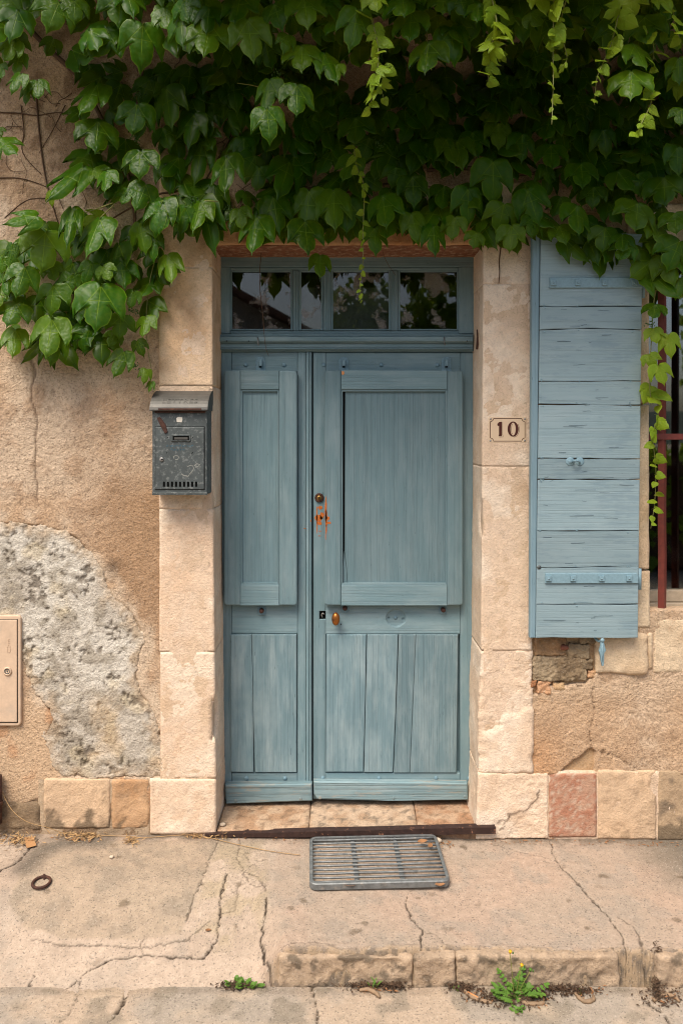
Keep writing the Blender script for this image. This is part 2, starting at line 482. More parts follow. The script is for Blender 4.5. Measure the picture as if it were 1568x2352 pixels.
M['panelz'] = mat_wood('blue paint ribbed grain', 'Z', BLUE, PALE, DARK, fade=0.4, grain=0.75, lines=190)
M['plankz'] = mat_wood('blue paint streaked planks', 'Z', (0.162, 0.252, 0.284), (0.32, 0.405, 0.425), DARK, fade=0.9, grain=0.8)
M['kickx'] = mat_wood('blue paint worn weatherboard', 'X', (0.19, 0.29, 0.32), (0.36, 0.43, 0.43), (0.08, 0.09, 0.085), fade=0.6, grain=1.5, barea=0.6, bare=(0.33, 0.31, 0.26))
M['shutx'] = mat_wood('pale blue shutter paint', 'X', (0.255, 0.352, 0.385), (0.34, 0.425, 0.45), (0.06, 0.095, 0.11), fade=0.5, grain=0.5, barea=0.35, bare=(0.16, 0.24, 0.29))
M['shutz'] = mat_wood('pale blue shutter edge', 'Z', (0.20, 0.31, 0.365), (0.28, 0.385, 0.43), (0.05, 0.09, 0.12), fade=0.4, grain=0.7)
M['iron_blue'] = mat_plain('blue painted iron', (0.21, 0.33, 0.385), 0.55, var=0.15, s=90)
M['door_iron'] = mat_plain('door blue painted iron', (0.15, 0.25, 0.30), 0.55, var=0.2, s=120)
M['rust'] = mat_plain('rusted iron', (0.055, 0.022, 0.014), 0.8, var=0.5, s=60, col2=(0.16, 0.07, 0.035), t=(0.55, 0.7), bump=0.002)
M['rustbar'] = mat_plain('rusted angle iron', (0.035, 0.017, 0.013), 0.65, var=0.5, s=40, col2=(0.30, 0.14, 0.08), t=(0.60, 0.68), s2=45, bump=0.002)
M['redbar'] = mat_plain('red oxide iron bar', (0.16, 0.035, 0.025), 0.5, var=0.25, s=40, col2=(0.10, 0.03, 0.025), t=(0.5, 0.75))
M['zinc'] = mat_plain('weathered zinc', (0.075, 0.088, 0.088), 0.55, metal=0.25, var=0.25, s=22, col2=(0.17, 0.185, 0.18), t=(0.52, 0.62), s2=60, spec=0.4)
M['zinclid'] = mat_plain('zinc lid', (0.085, 0.082, 0.074), 0.5, metal=0.25, var=0.3, s=18, col2=(0.12, 0.11, 0.095), t=(0.5, 0.7), s2=12)
M['galv'] = mat_plain('galvanised steel', (0.17, 0.18, 0.18), 0.5, metal=0.35, var=0.4, s=45, col2=(0.33, 0.30, 0.26), t=(0.55, 0.75), s2=35)
M['black'] = mat_plain('dark void', (0.006, 0.006, 0.006), 0.9, var=0.1, spec=0.05)
M['brass'] = mat_plain('aged brass', (0.30, 0.17, 0.05), 0.35, metal=0.8, var=0.3, s=40)
M['bronze'] = mat_plain('worn bronze', (0.36, 0.13, 0.03), 0.32, metal=0.75, var=0.3, s=35, col2=(0.16, 0.07, 0.04), t=(0.5, 0.7), s2=30)
M['steel'] = mat_plain('dull steel', (0.35, 0.34, 0.32), 0.45, metal=0.7, var=0.2)
M['orange'] = mat_plain('orange undercoat', (0.50, 0.13, 0.02), 0.75, var=0.4, s=120)
M['cream'] = mat_plain('cream enamel', (0.66, 0.50, 0.34), 0.4, var=0.04, s=10, spec=0.3)
M['brown'] = mat_plain('brown enamel', (0.075, 0.022, 0.014), 0.4, var=0.05, spec=0.3)
M['boxcream'] = mat_plain('weathered cream plastic', (0.60, 0.44, 0.31), 0.6, var=0.12, s=30, col2=(0.45, 0.36, 0.28), t=(0.5, 0.8), s2=14)
M['creamwood'] = mat_plain('cream painted sill wood', (0.46, 0.38, 0.28), 0.7, var=0.2, s=30)
M['white'] = mat_plain('white paper', (0.62, 0.58, 0.50), 0.8, var=0.1)
M['scratch'] = mat_plain('pale scratches', (0.24, 0.245, 0.225), 0.8, var=0.2)
M['ink'] = mat_plain('faded blue ink', (0.03, 0.09, 0.13), 0.7, var=0.3)
M['card'] = mat_plain('brown card', (0.36, 0.19, 0.08), 0.85, var=0.12, s=30)
M['straw'] = mat_plain('dry straw', (0.38, 0.24, 0.11), 0.85, var=0.4, s=25)
M['dead'] = mat_plain('dead leaf', (0.27, 0.13, 0.055), 0.8, var=0.45, s=25)
M['pod'] = mat_plain('dry brown pod', (0.24, 0.16, 0.095), 0.75, var=0.3, s=60)
M['peat'] = mat_plain('dark litter', (0.07, 0.04, 0.022), 0.95, var=0.6, s=40)
M['pebble'] = mat_plain('pale pebble', (0.50, 0.41, 0.31), 0.9, var=0.2, s=50)
M['butt'] = mat_plain('cigarette filter', (0.55, 0.24, 0.09), 0.8, var=0.15)
M['stem'] = mat_plain('vine wood', (0.10, 0.055, 0.03), 0.85, var=0.4, s=60, bump=0.002)
M['greenstem'] = mat_plain('young vine stem', (0.20, 0.20, 0.05), 0.5, var=0.3, s=30)
M['berry'] = mat_plain('green buds', (0.06, 0.13, 0.02), 0.5, var=0.3)
M['leaf'] = mat_leaf('ivy leaf', (0.030, 0.112, 0.0020), (0.22, 0.34, 0.015), var=0.6, rough=0.36, trans=0.30, yellow=(0.22, 0.27, 0.015), yel=0.18)
M['young'] = mat_leaf('young ivy leaf', (0.20, 0.34, 0.018), (0.38, 0.44, 0.05), var=0.3, rough=0.4, trans=0.4, yellow=(0.30, 0.30, 0.02), yel=0.25)
M['weed'] = mat_leaf('weed leaf', (0.06, 0.20, 0.02), (0.16, 0.28, 0.06), var=0.4, rough=0.5, trans=0.3)
M['yellow'] = mat_plain('yellow petals', (0.65, 0.36, 0.01), 0.6, var=0.2)
M['pane'] = mat_glass('window glass', amt=0.03, ior=2.0)
M['dust_sky_pane'] = mat_glass('dusty transom glass with painted reflection', lo=0.54, hi=0.60, amt=0.42, dirt=(0.34, 0.30, 0.275), ior=1.5, s=8)  # besides dust, the ragged pale patches paint in the mirrored sky
M['shutdark'] = mat_plain('crack in paint', (0.05, 0.085, 0.11), 0.8, var=0.3)
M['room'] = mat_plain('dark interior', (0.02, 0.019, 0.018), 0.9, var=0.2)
# ------------------------------------------------------------------ setting: ground, road, pavement
random.seed(7)
def gmesh(name, xs, ys, zf, mat):
    X, Y = np.meshgrid(xs, ys)
    z, c = zf(X, Y)
    V = np.stack([X, Y, z], -1).reshape(-1, 3)
    i = np.arange(X.size).reshape(X.shape)
    F = np.stack([i[:-1, :-1], i[:-1, 1:], i[1:, 1:], i[1:, :-1]], -1).reshape(-1, 4)
    o = from_np(name, V, F, mat, None, True, c.reshape(-1, 3))
    o['kind'] = 'structure'
    return o
def g2(pts, z=-0.03): return [tuple(G(a, b, z)[:2]) for a, b in pts]
CR_P = [  # cracks in the pavement, picture coordinates
    ([(500, 1938), (478, 1985), (470, 2010), (440, 2060), (428, 2085)], 0.004, .6),
    ([(0, 2008), (45, 1985), (75, 1950), (90, 1935)], 0.007, 1),
    ([(75, 2112), (150, 2122), (230, 2120), (330, 2125), (430, 2112), (480, 2085)], 0.004, .5),
    ([(0, 2225), (55, 2230), (110, 2212), (160, 2190), (200, 2160), (255, 2142), (330, 2135), (400, 2138), (470, 2140), (500, 2110), (505, 2060), (520, 2010)], 0.005, .9),
    ([(57, 2230), (65, 2190), (80, 2165)], 0.004, .7),
    ([(185, 2178), (175, 2210), (172, 2245)], 0.005, .7),
    ([(195, 2215), (205, 2245)], 0.003, .5),
    ([(325, 2135), (327, 2112)], 0.003, .5),
    ([(610, 2060), (608, 2095), (597, 2125), (612, 2165), (630, 2190), (652, 2225), (660, 2240)], 0.006, 1),
    ([(550, 1935), (545, 1975), (560, 2005), (590, 2015), (612, 2045)], 0.004, .5),
    ([(512, 2050), (545, 2040), (560, 2010), (585, 1985), (615, 1975)], 0.003, .45),
    ([(560, 2010), (575, 2030), (600, 2035)], 0.003, .45),
    ([(530, 1955), (560, 1965), (590, 1955)], 0.003, .4),
    ([(575, 1985), (560, 1965)], 0.003, .4),
    ([(545, 2040), (540, 2070), (500, 2075)], 0.003, .35),
    ([(935, 2052), (932, 2075), (945, 2105), (968, 2135), (965, 2170), (960, 2190)], 0.005, .9),
    ([(968, 2135), (1000, 2142), (1020, 2165)], 0.003, .45),
    ([(1265, 1935), (1270, 1960), (1285, 1985), (1330, 2030), (1375, 2075), (1410, 2115), (1430, 2145), (1435, 2175)], 0.005, .7),
    ([(1130, 1935), (1200, 1955), (1265, 1968)], 0.003, .4),
    ([(1420, 2100), (1455, 2120), (1470, 2150), (1485, 2200)], 0.005, .6),
    ([(1495, 2190), (1505, 2240)], 0.010, 1),
    ([(770, 2165), (720, 2160), (640, 2168)], 0.003, .4),
]
CRP = [(g2(p), w, k) for p, w, k in CR_P]
CR_R = [
    ([(300, 2256), (285, 2300), (260, 2340), (245, 2360)], 0.008, 1),
    ([(180, 2262), (175, 2300), (150, 2335), (135, 2360)], 0.004, .6),
    ([(718, 2262), (722, 2300), (730, 2330), (728, 2360)], 0.006, .9),
    ([(1485, 2300), (1520, 2330), (1550, 2360)], 0.006, .9),
    ([(1180, 2335), (1182, 2360)], 0.004, .5),
    ([(240, 2290), (330, 2285), (420, 2295)], 0.002, .3),
]
CRR = [(g2(p, -0.148), w, k) for p, w, k in CR_R]
def cracks(X, Y, lst, dz, sd):
    z = np.zeros(X.shape); m = np.zeros(X.shape)
    wxn = (fbm(X * 60, Y * 60, 0, 4, sd) - .5) * 0.022
    wyn = (fbm(X * 60, Y * 60, 5.5, 4, sd + 3) - .5) * 0.022
    wv = 0.5 + fbm(X * 20, Y * 20, 2.2, 2, sd + 5)
    for p, w, k in lst:
        xs = [q[0] for q in p]; ys = [q[1] for q in p]
        sel = (X > min(xs) - .05) & (X < max(xs) + .05) & (Y > min(ys) - .05) & (Y < max(ys) + .05)
        if not sel.any(): continue
        d = dist_line(X[sel] + wxn[sel], Y[sel] + wyn[sel], p)
        ww = w * np.clip(wv[sel] * 1.6 - .85, .1, 1.2) * .62
        f = 1 - ss(ww * 0.35, ww * 1.35 + 0.0015, d)
        m[sel] = np.maximum(m[sel], f * k)
        z[sel] = np.minimum(z[sel], -dz * f * k)
    return z, m
def kerb_y(X): return -0.688 + 0.02 * (fbm(X * 5, 0, 1.3, 3, 51) - .5) + 0.012 * (fbm(X * 30, 0, 7.7, 3, 52) - .5)
def pav(X, Y):
    base = -0.014 - 0.0095 * (X + 1.5)
    n = (fbm(X * 3, Y * 3, 0, 4, 60) - .5)
    right = base + 0.012 * Y + n * 0.010
    yk = kerb_y(X)
    t = ss(0.0, 0.024, yk - Y)
    lip = (fbm(X * 30, Y * 60, 3.1, 4, 61) - .5) * 0.020 * ss(-.03, .0, yk - Y)
    right = right * (1 - t) + (-0.185) * t + lip * (1 - t * .3)
    tl = 1 - ss(-0.765, -0.24, Y)
    left = (base + n * 0.012) * (1 - tl) + (-0.1505) * tl - .012 * (1 - ss(-.775, -.735, Y))
    b = ss(-0.29, -0.17, X + 0.05 * (fbm(X * 9, Y * 9, 0, 3, 62) - .5) + (Y + .70) * 0.25)
    z = left * (1 - b) + right * b
    # the poured pad on the left stands a little proud
    pad = sdf(X, Y, g2([(20, 2060), (80, 1955), (140, 1938), (490, 1938), (475, 2000), (430, 2085), (415, 2105), (300, 2112), (150, 2110), (60, 2095)])) + 0.02 * (fbm(X * 12, Y * 12, 0, 3, 63) - .5)
    pm = 1 - ss(-0.006, 0.008, pad)
    z = z + pm * 0.0025
    cz, cm = cracks(X, Y, CRP, 0.007, 70)
    z = z + cz
    zq = z * 1.0
    f1, f2, f3 = fbm(X * 4, Y * 4, zq * 4, 5, 64), fbm(X * 14, Y * 14, 1.7 + zq * 14, 4, 65), fbm(X * 55, Y * 55, 2.9 + zq * 55, 3, 66)
    sand, pink, grey, pale = L3(160, 143, 126), L3(166, 145, 127), L3(146, 135, 122), L3(180, 164, 146)
    c = mix(np.broadcast_to(sand, X.shape + (3,)), pink, ss(.42, .62, f1))
    c = mix(c, grey, ss(.5, .68, f2) * .55)
    lm = 1 - ss(-0.35, -0.2, X)
    c = mix(c, pale, lm * ss(.35, .6, f1) * .6 * (1 - pm))
    c = mix(c, mix(np.broadcast_to(L3(156, 140, 120), X.shape + (3,)), L3(138, 125, 108), ss(.42, .62, f2)), pm * .75)
    # mosaic of old repairs between pad and slab
    rp = 1 - ss(-0.03, 0.03, sdf(X, Y, g2([(500, 1935), (600, 1935), (615, 2050), (600, 2110), (480, 2135), (440, 2090)])))
    c = mix(c, L3(158, 142, 118), rp * ss(.4, .6, f2) * .8)
    c = mix(c, L3(118, 108, 94), rp * (1 - ss(.0, .05, np.abs(f3 - .5))) * .4)
    # kerb lip and face: bare aggregate, darker
    km = b * ss(-0.02, 0.012, yk - Y)
    c = mix(c, mix(np.broadcast_to(L3(158, 136, 108), X.shape + (3,)), L3(92, 82, 70), ss(.45, .62, f3)), km * .85)
    # darker along the wall foot and at both far corners
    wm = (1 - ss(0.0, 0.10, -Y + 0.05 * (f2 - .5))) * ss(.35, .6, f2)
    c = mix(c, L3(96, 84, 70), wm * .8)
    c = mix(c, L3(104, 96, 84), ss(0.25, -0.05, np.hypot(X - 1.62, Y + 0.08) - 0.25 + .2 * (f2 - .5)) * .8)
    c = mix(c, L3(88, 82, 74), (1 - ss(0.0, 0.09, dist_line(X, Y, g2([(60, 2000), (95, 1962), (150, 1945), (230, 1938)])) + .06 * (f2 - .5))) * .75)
    # small blots
    for k in range(46):
        rs = random.Random(900 + k)
        bx, by, br = rs.uniform(-1.4, 1.4), rs.uniform(-.67, -.05), rs.uniform(.006, .022)
        s = (np.abs(X - bx) < .06) & (np.abs(Y - by) < .06)
        dd = np.hypot((X[s] - bx) * rs.uniform(.5, 1), Y[s] - by) + .02 * (f3[s] - .5)
        c[s] = mix(c[s], L3(96, 82, 66), (1 - ss(br * .3, br, dd)) * rs.uniform(.3, .75))
    c = mix(c, L3(44, 35, 27), np.clip(cm * 1.15, 0, .95))
    c = c * (0.86 + 0.28 * f3)[..., None]
    return z + (f3 - .5) * 0.002, c
ys = np.concatenate([np.arange(-0.785, -0.655, 0.0028), np.arange(-0.655, 0.025, 0.0044)])
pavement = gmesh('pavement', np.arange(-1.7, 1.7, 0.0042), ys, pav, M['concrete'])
def roadf(X, Y):
    f1, f2, f3 = fbm(X * 4, Y * 4, 9, 5, 80), fbm(X * 15, Y * 15, 4, 4, 81), fbm(X * 60, Y * 60, 3, 3, 82)
    cz, cm = cracks(X, Y, CRR, 0.009, 83)
    z = -0.148 + (f1 - .5) * 0.008 + (f2 - .5) * .004 + cz + 0.012 * (1 - ss(0, .03, Y + .73 + .01 * (f2 - .5))) * 0
    c = mix(np.broadcast_to(L3(168, 150, 130), X.shape + (3,)), L3(152, 141, 127), ss(.4, .62, f1))
    c = mix(c, L3(128, 118, 103), ss(.52, .68, f2) * .7)
    c = mix(c, L3(182, 163, 140), ss(.55, .7, fbm(X * 6, Y * 11, 6, 3, 84)) * .5)
    c = mix(c, L3(44, 35, 27), np.clip(cm * 1.1, 0, .95))
    edge = 1 - ss(0.0, 0.03, np.abs(Y + .735) + .03 * (f2 - .5))
    c = mix(c, L3(92, 78, 62), edge * .3)
    return z, c * (0.88 + 0.24 * f3)[..., None]
road = gmesh('road', np.arange(-1.75, 1.75, 0.0075), np.concatenate([np.arange(-2.2, -1.12, .03), np.arange(-1.12, -0.718, .005)]), roadf, M['concrete'])
def groundf(X, Y):
    f = fbm(X * .3, Y * .3, 0, 4, 90)
    return -0.172 + 0 * X, mix(np.broadcast_to(L3(120, 112, 102), X.shape + (3,)), L3(140, 128, 112), f)
gr = [-900, -300, -100, -40, -16, -8, -4, -2, 0, 2, 4, 8, 16, 40, 100, 300, 900]
ground = gmesh('ground', np.array(gr, float), np.array(gr, float), groundf, M['concrete'])
# kerb stones under the broken concrete lip
def stcol(base, base2, dark=None, da=.5, sc=7.0):
    base, base2 = np.array(lin(*base)), np.array(lin(*base2))
    dk = np.array(lin(*dark)) if dark else None
    def f(P, seed):
        a = fbm(P[:, 0] * sc, P[:, 1] * sc, P[:, 2] * sc, 5, seed + 31)
        b = fbm(P[:, 0] * 40, P[:, 1] * 40, P[:, 2] * 40, 3, seed + 57)
        c = mix(np.broadcast_to(base, P.shape), base2, ss(.38, .64, a))
        if dk is not None:
            d = fbm(P[:, 0] * sc * 2.6, P[:, 1] * sc * 2.6, P[:, 2] * sc * 2.6, 4, seed + 77)
            c = mix(c, dk, ss(.54, .7, d) * da)
        return c * (0.9 + 0.2 * b)[:, None]
    return f
def crackcol(cf, lines, sd=3):
    def f(P, seed):
        c = cf(P, seed)
        px, py = P[:, 0] / U + CX, (CH - P[:, 2]) / U + CY
        n = fbm(P[:, 0] * 35, P[:, 2] * 35, 0, 3, sd)
        for pts in lines:
            c = mix(c, np.array(lin(84, 66, 50)), (1 - ss(.8, 3.4, dist_line(px + 14 * (n - .5), py + 14 * (n - .5), pts))) * .7)
        return c
    return f
def footcol(cf, z0):          # splash grime with a ragged upper edge
    def f(P, seed):
        c = cf(P, seed)
        n = fbm(P[:, 0] * 22, P[:, 1] * 22, P[:, 2] * 22, 4, seed + 91)
        return mix(c, np.array(lin(96, 84, 68)), ss(.52, .62, n + (z0 - P[:, 2]) * 3.2) * .75)
    return f
kcol = stcol((172, 150, 126), (160, 140, 118), (98, 87, 74), .85, 13)
for i, (a, b, t) in enumerate([(640, 949, .070), (949.4, 1048, .074), (1048.4, 1424, .072), (1512, 1700, .070)]):
    block('kerb_stone', pavement, M['rubble'], (G(a, 2235, -.1).x, -0.714 - .003 * (i % 2), -0.165), (G(b, 2235, -.1).x, -0.67, -0.120 + t), 0.010, 0.016, 0.0065, 300 + i, kcol, nscale=7)

# ------------------------------------------------------------------ the house front
OX0, OX1 = wx(489), wx(1107)            # door opening
house = thing('house', 'old stone and ochre rendered house front with dressed door surround', 'house', (0, 0.15, 0))
JD = 0.26                               # reveal depth
core = []
mort = stcol((196, 168, 136), (180, 150, 116), (150, 122, 92), .5)
def core_box(x0, x1, z0, z1, y0=0.004, y1=0.30):
    block('wall_core', house, M['rubble'], (x0, y0, z0), (x1, y1, z1), 0.003, 0.004, 0.05, 400 + len(core), mort); core.append(1)
ZL = wz(562)                            # underside of the lintel
core_box(-2.6, OX0 - 0.007, -0.14, 5.6)
core_box(OX1 + 0.007, wx(1478), -0.14, 5.6)
WX0, WX1, WZ0, WZ1 = wx(1488), wx(1488) + 1.0, wz(1412), wz(560)   # window opening
core_box(wx(1478), WX1 + .1, -0.14, WZ0 - .03)
core_box(wx(1478), WX1 + .1, WZ1 + .03, 5.6)
core_box(WX1 + .02, 3.4, -0.14, 5.6)
core_box(OX0 - .02, OX1 + .02, ZL + .05, 5.6)
core_box(OX0 - .02, OX1 + .02, -0.14, -0.02, 0.03)
def shell(name, x0, x1, y0, y1, z0, z1, mat):      # dark room: five faces seen from inside
    bm = bmesh.new(); bmesh.ops.create_cube(bm, size=1)
    for v in bm.verts: v.co = Vector(((x0 + x1) / 2 + v.co.x * (x1 - x0), (y0 + y1) / 2 + v.co.y * (y1 - y0), (z0 + z1) / 2 + v.co.z * (z1 - z0)))
    bmesh.ops.delete(bm, geom=[f for f in bm.faces if f.normal.y < -.5], context='FACES')
    return from_bm(name, bm, mat, house)
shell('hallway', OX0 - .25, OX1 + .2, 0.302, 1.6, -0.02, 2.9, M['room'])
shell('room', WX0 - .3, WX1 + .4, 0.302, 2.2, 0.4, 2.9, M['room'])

def plas(px, py, X, Z, seed=1):
    f1, f2, f3 = fbm(X * 3, Z * 3, 0, 5, seed), fbm(X * 12, Z * 12, 2, 4, seed + 5), fbm(X * 75, Z * 75, 4, 3, seed + 8)
    h = (f2 - .5) * 0.012 + (f3 - .5) * 0.0045
    c = mix(np.broadcast_to(L3(190, 160, 130), X.shape + (3,)), L3(200, 177, 152), ss(.38, .62, f1))
    c = mix(c, L3(170, 140, 112), ss(.48, .66, f2) * .6)
    c = mix(c, L3(96, 74, 54), (1 - ss(.24, .40, f3)) * .35)          # darker in the pits
    return h, c, f1, f2, f3
CEM = [(-60, 1196), (40, 1194), (90, 1200), (150, 1214), (182, 1228), (208, 1262), (232, 1290), (246, 1310), (250, 1345), (268, 1372), (300, 1392), (318, 1418), (334, 1446), (335, 1478), (322, 1512), (318, 1545), (330, 1588), (350, 1614), (366, 1660), (384, 1700), (384, 1788), (300, 1787), (210, 1790), (140, 1782), (120, 1760), (112, 1725), (98, 1690), (118, 1650), (96, 1612), (66, 1572), (50, 1520), (-60, 1500)]
def wall_left(px, py, X, Z):
    h, c, f1, f2, f3 = plas(px, py, X, Z, 11)
    y = -h - .010
    y = y + .022 * (1 - ss(-14, -4, sdf(px, py, CEM)))
    # darker, coarser band beside the door stones, blotches darkening towards the top
    c = mix(c, L3(158, 126, 95), ss(150, 300, px + 90 * (f1 - .5)) * (1 - ss(1330, 1560, py)) * ss(1000, 1150, py) * .75)
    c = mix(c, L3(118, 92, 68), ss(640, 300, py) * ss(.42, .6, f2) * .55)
    # fading pale zone under the cement, dirt near the ground
    low = ss(1540, 1660, py + 40 * (f2 - .5))
    c = mix(c, mix(np.broadcast_to(L3(196, 166, 134), X.shape + (3,)), L3(190, 148, 112), ss(.45, .6, f2)), low * .8)
    c = mix(c, L3(128, 110, 88), ss(1790, 1900, py + 60 * (f2 - .5)) * .8)
    y = y + low * h * .6
    sd_ = sdf(px, py, CEM)
    c = mix(c, L3(206, 186, 162), (1 - ss(4, 42, sd_ + 60 * (f2 - .5))) * ss(.40, .55, fbm(X * 7, Z * 7, 3, 3, 19)) * .75)
    c = mix(c, L3(96, 76, 58), (1 - ss(0, 34, np.hypot((px - 262) * .9, (py - 1296) * 1.3) + 50 * (f2 - .5) - 6)) * .75)
    c = mix(c, L3(96, 76, 58), (1 - ss(0, 26, np.hypot((px - 290), (py - 1372) * 1.6) + 50 * (f2 - .5))) * .5)
    # a long hairline and its branch
    d = dist_line(px + 14 * (f2 - .5), py, [(72, 820), (80, 860), (74, 905), (86, 950), (80, 1010), (84, 1080), (86, 1150)])
    cr = 1 - ss(1.0, 4.0, d)
    y = y + cr * .005
    c = mix(c, L3(74, 54, 38), cr * .6)
    dd = dist_line(px, py + 16 * (f2 - .5), [(0, 1872), (50, 1852), (80, 1838), (150, 1822), (168, 1800)])
    c = mix(c, L3(70, 58, 46), (1 - ss(1, 5, dd)) * .7); y = y + (1 - ss(1, 5, dd)) * .006
    return y, c
relief('render_coat', house, M['plaster'], -1.75, wx(374), -0.03, 4.1, 0.0075, wall_left)
def cem(px, py, X, Z):
    f1, f2, f3 = fbm(X * 5, Z * 5, 0, 5, 21), fbm(X * 20, Z * 20, 3, 4, 22), fbm(X * 70, Z * 70, 5, 3, 23)
    s = sdf(px, py, CEM) * U + 0.045 * (f2 - .5) + .030 * (f3 - .5)
    m = 1 - ss(-0.010, 0.003, s)
    pn = fbm(X * 60, Z * 60, 1, 4, 24, .6)
    pits = ss(.60, .72, pn * .75 + (fbm(X * 9, Z * 9, 7, 3, 26) - .5) * .9 + .10)
    h = 0.010 + 0.003 * m + (f2 - .5) * 0.008 + (f3 - .5) * 0.005 - pits * 0.006
    tro = 1 - ss(3, 10, dist_line(px, py + 30 * (f2 - .5), [(205, 1420), (280, 1400), (370, 1385)]))
    y = np.where(m > 0.02, -h * m + 0.014 * (1 - m), 0.016)
    c = mix(np.broadcast_to(L3(188, 179, 165), X.shape + (3,)), L3(206, 199, 186), ss(.4, .62, f1))
    c = mix(c, L3(152, 142, 126), ss(.46, .62, f2) * .7)
    c = mix(c, L3(200, 184, 152), ss(.56, .7, fbm(X * 9, Z * 9, 6, 3, 25)) * .5)
    c = mix(c, L3(92, 80, 66), np.clip(pits * 1.2, 0, 1) * .7)
    c = mix(c, L3(80, 70, 55), (1 - ss(.24, .36, f3)) * ss(.42, .6, f2) * .8)
    # foot of the patch turns sandy
    c = mix(c, L3(190, 164, 130), ss(1560, 1640, py) * ss(.45, .6, f1) * .55)
    fade = ss(-.075, .004, s + .05 * (f2 - .5))
    c = mix(c, L3(196, 172, 144), fade * .7)
    return y, c
relief('cement_patch', house, M['cement'], wx(-60), wx(373), wz(1800), wz(1180), 0.0062, cem)
def wall_top(px, py, X, Z):
    h, c, f1, f2, f3 = plas(px, py, X, Z, 31)
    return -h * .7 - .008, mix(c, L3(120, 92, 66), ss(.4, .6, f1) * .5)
relief('render_coat', house, M['plaster'], wx(366), wx(1480), wz(488), 4.1, 0.012, wall_top)
relief('render_coat', house, M['plaster'], wx(1480), WX1 + .5, wz(540), 4.1, 0.014, wall_top)
HOLE = [(1180, 1400), (1376, 1400), (1370, 1500), (1366, 1548), (1345, 1568), (1290, 1575), (1262, 1572), (1240, 1590), (1205, 1600)]
HOLE2 = [(1284, 1776), (1308, 1748), (1330, 1735), (1345, 1722), (1354, 1716), (1366, 1724), (1364, 1776)]
def wall_right(px, py, X, Z):
    h, c, f1, f2, f3 = plas(px, py, X, Z, 41)
    c = mix(c, L3(200, 168, 135), .35 + 0 * f1)
    c = mix(c, L3(202, 178, 150), (1 - ss(1560, 1640, py + 60 * (f1 - .5))) * ss(.45, .6, f2) * .6)
    c = mix(c, L3(186, 138, 96), (1 - ss(1225, 1330, px)) * ss(1640, 1740, py) * .6)
    y = -h - .010
    for poly, dep in ((HOLE, .06), (HOLE2, .03)):
        s = sdf(px, py, poly) * U + 0.016 * (f2 - .5) + .008 * (f3 - .5)
        y = y + dep * (1 - ss(-.006, .002, s))
    for pts in ([(1292, 1548), (1305, 1562), (1340, 1574), (1362, 1560), (1375, 1530)], [(1365, 1570), (1362, 1640), (1355, 1716)], [(1376, 1724), (1420, 1735), (1460, 1765)]):
        cr = 1 - ss(.3, 2.4, dist_line(px + 34 * (f2 - .5) + 8 * (f3 - .5), py + 20 * (f3 - .5), pts))
        y = y + cr * .006; c = mix(c, L3(90, 68, 50), cr * .6)
    return y, c
relief('render_coat', house, M['plaster'], wx(1214), wx(1700), wz(1776), wz(1400), 0.0065, wall_right, back=.05)
box('render_coat', (wx(1700), 0.0, 0.0), (3.4, 0.03, 4.1), M['boxcream'], house, b=0)

# dressed stones of the door surround: each a block reaching back to the door
SW, SW2 = stcol((217, 191, 165), (225, 205, 182), (207, 174, 143), .4), stcol((206, 172, 137), (214, 187, 157), (180, 146, 112), .5)
SR = stcol((219, 194, 168), (227, 208, 186), (208, 180, 152), .4)
def stone(px0, px1, py0, py1, cf, seed, amp=.0024, r=.0008, d0=-.014, back=JD, mat='stone', name='stone', warp=None, nscale=13, step=.010, xf=None):
    return block(name, house, M[mat], (wx(px0), d0, wz(py1)), (wx(px1), back, wz(py0)), r, amp, step, seed, cf, nscale, warp, xf)
def edge_run(x_out, x_in, pys, pxs):          # the inner arris wanders a little over the height
    def f(Q):
        py = (CH - Q[:, 2]) / U + CY
        t = np.clip((Q[:, 0] - wx(x_out)) / (wx(x_in) - wx(x_out)), 0, 1)
        return t * (np.interp(py, pys, pxs) - x_in) * U
    return f
EL = edge_run(368, 489, [600, 1170, 1500, 1780, 1910], [488, 491, 494, 497, 498])
ER = edge_run(1221, 1107, [600, 1070, 1490, 1600, 1700, 1800, 1920], [1108, 1106, 1103, 1098, 1097, 1098, 1092])
def chip(cx, cy, r, depth):        # a knocked-off corner
    X0, Z0 = wx(cx), wz(cy)
    def f(Q):
        n = fbm(Q[:, 0] * 30, Q[:, 1] * 30, Q[:, 2] * 30, 3, 5)
        d = np.sqrt((Q[:, 0] - X0) ** 2 + (Q[:, 1] * 0.8) ** 2 + ((Q[:, 2] - Z0) * .6) ** 2) + .02 * (n - .5)
        return -depth * (1 - ss(r * U * .5, r * U, d))
    return f
def flake(poly, depth, sd, rough=.004):    # upper skin lost over part of the face
    def f(Q):
        px, py = Q[:, 0] / U + CX, (CH - Q[:, 2]) / U + CY
        n = fbm(Q[:, 0] * 22, Q[:, 2] * 22, 0, 4, sd)
        m = 1 - ss(-8, 8, sdf(px, py, poly) + 40 * (n - .5))
        rg = (fbm(Q[:, 0] * 60, Q[:, 2] * 90, 0, 4, sd + 4) - .5) * rough * 2
        return (m * depth + rg * (1 - m)) * (Q[:, 1] < .004)
    return f
stone(368, 489, 380, 614, SW2, 501, xf=EL)
stone(367, 489, 615.5, 886.5, SW2, 502, xf=EL)
stone(367, 489, 888, 1168, SW, 503, warp=chip(490, 1160, 26, .014), xf=EL)
stone(368, 489, 1169, 1495.8, SW, 504, xf=EL)
stone(370, 489, 1496.6, 1785, SW, 505, amp=.003, warp=chip(489, 1650, 34, .022), xf=EL)
stone(346, 489, 1786, 1912, SW, 506, amp=.005, r=.004, d0=-.018, xf=EL)
stone(1107, 1221, 420, 653, SR, 507, xf=ER)
stone(1107, 1221, 653.8, 1070.8, SR, 508, xf=ER)
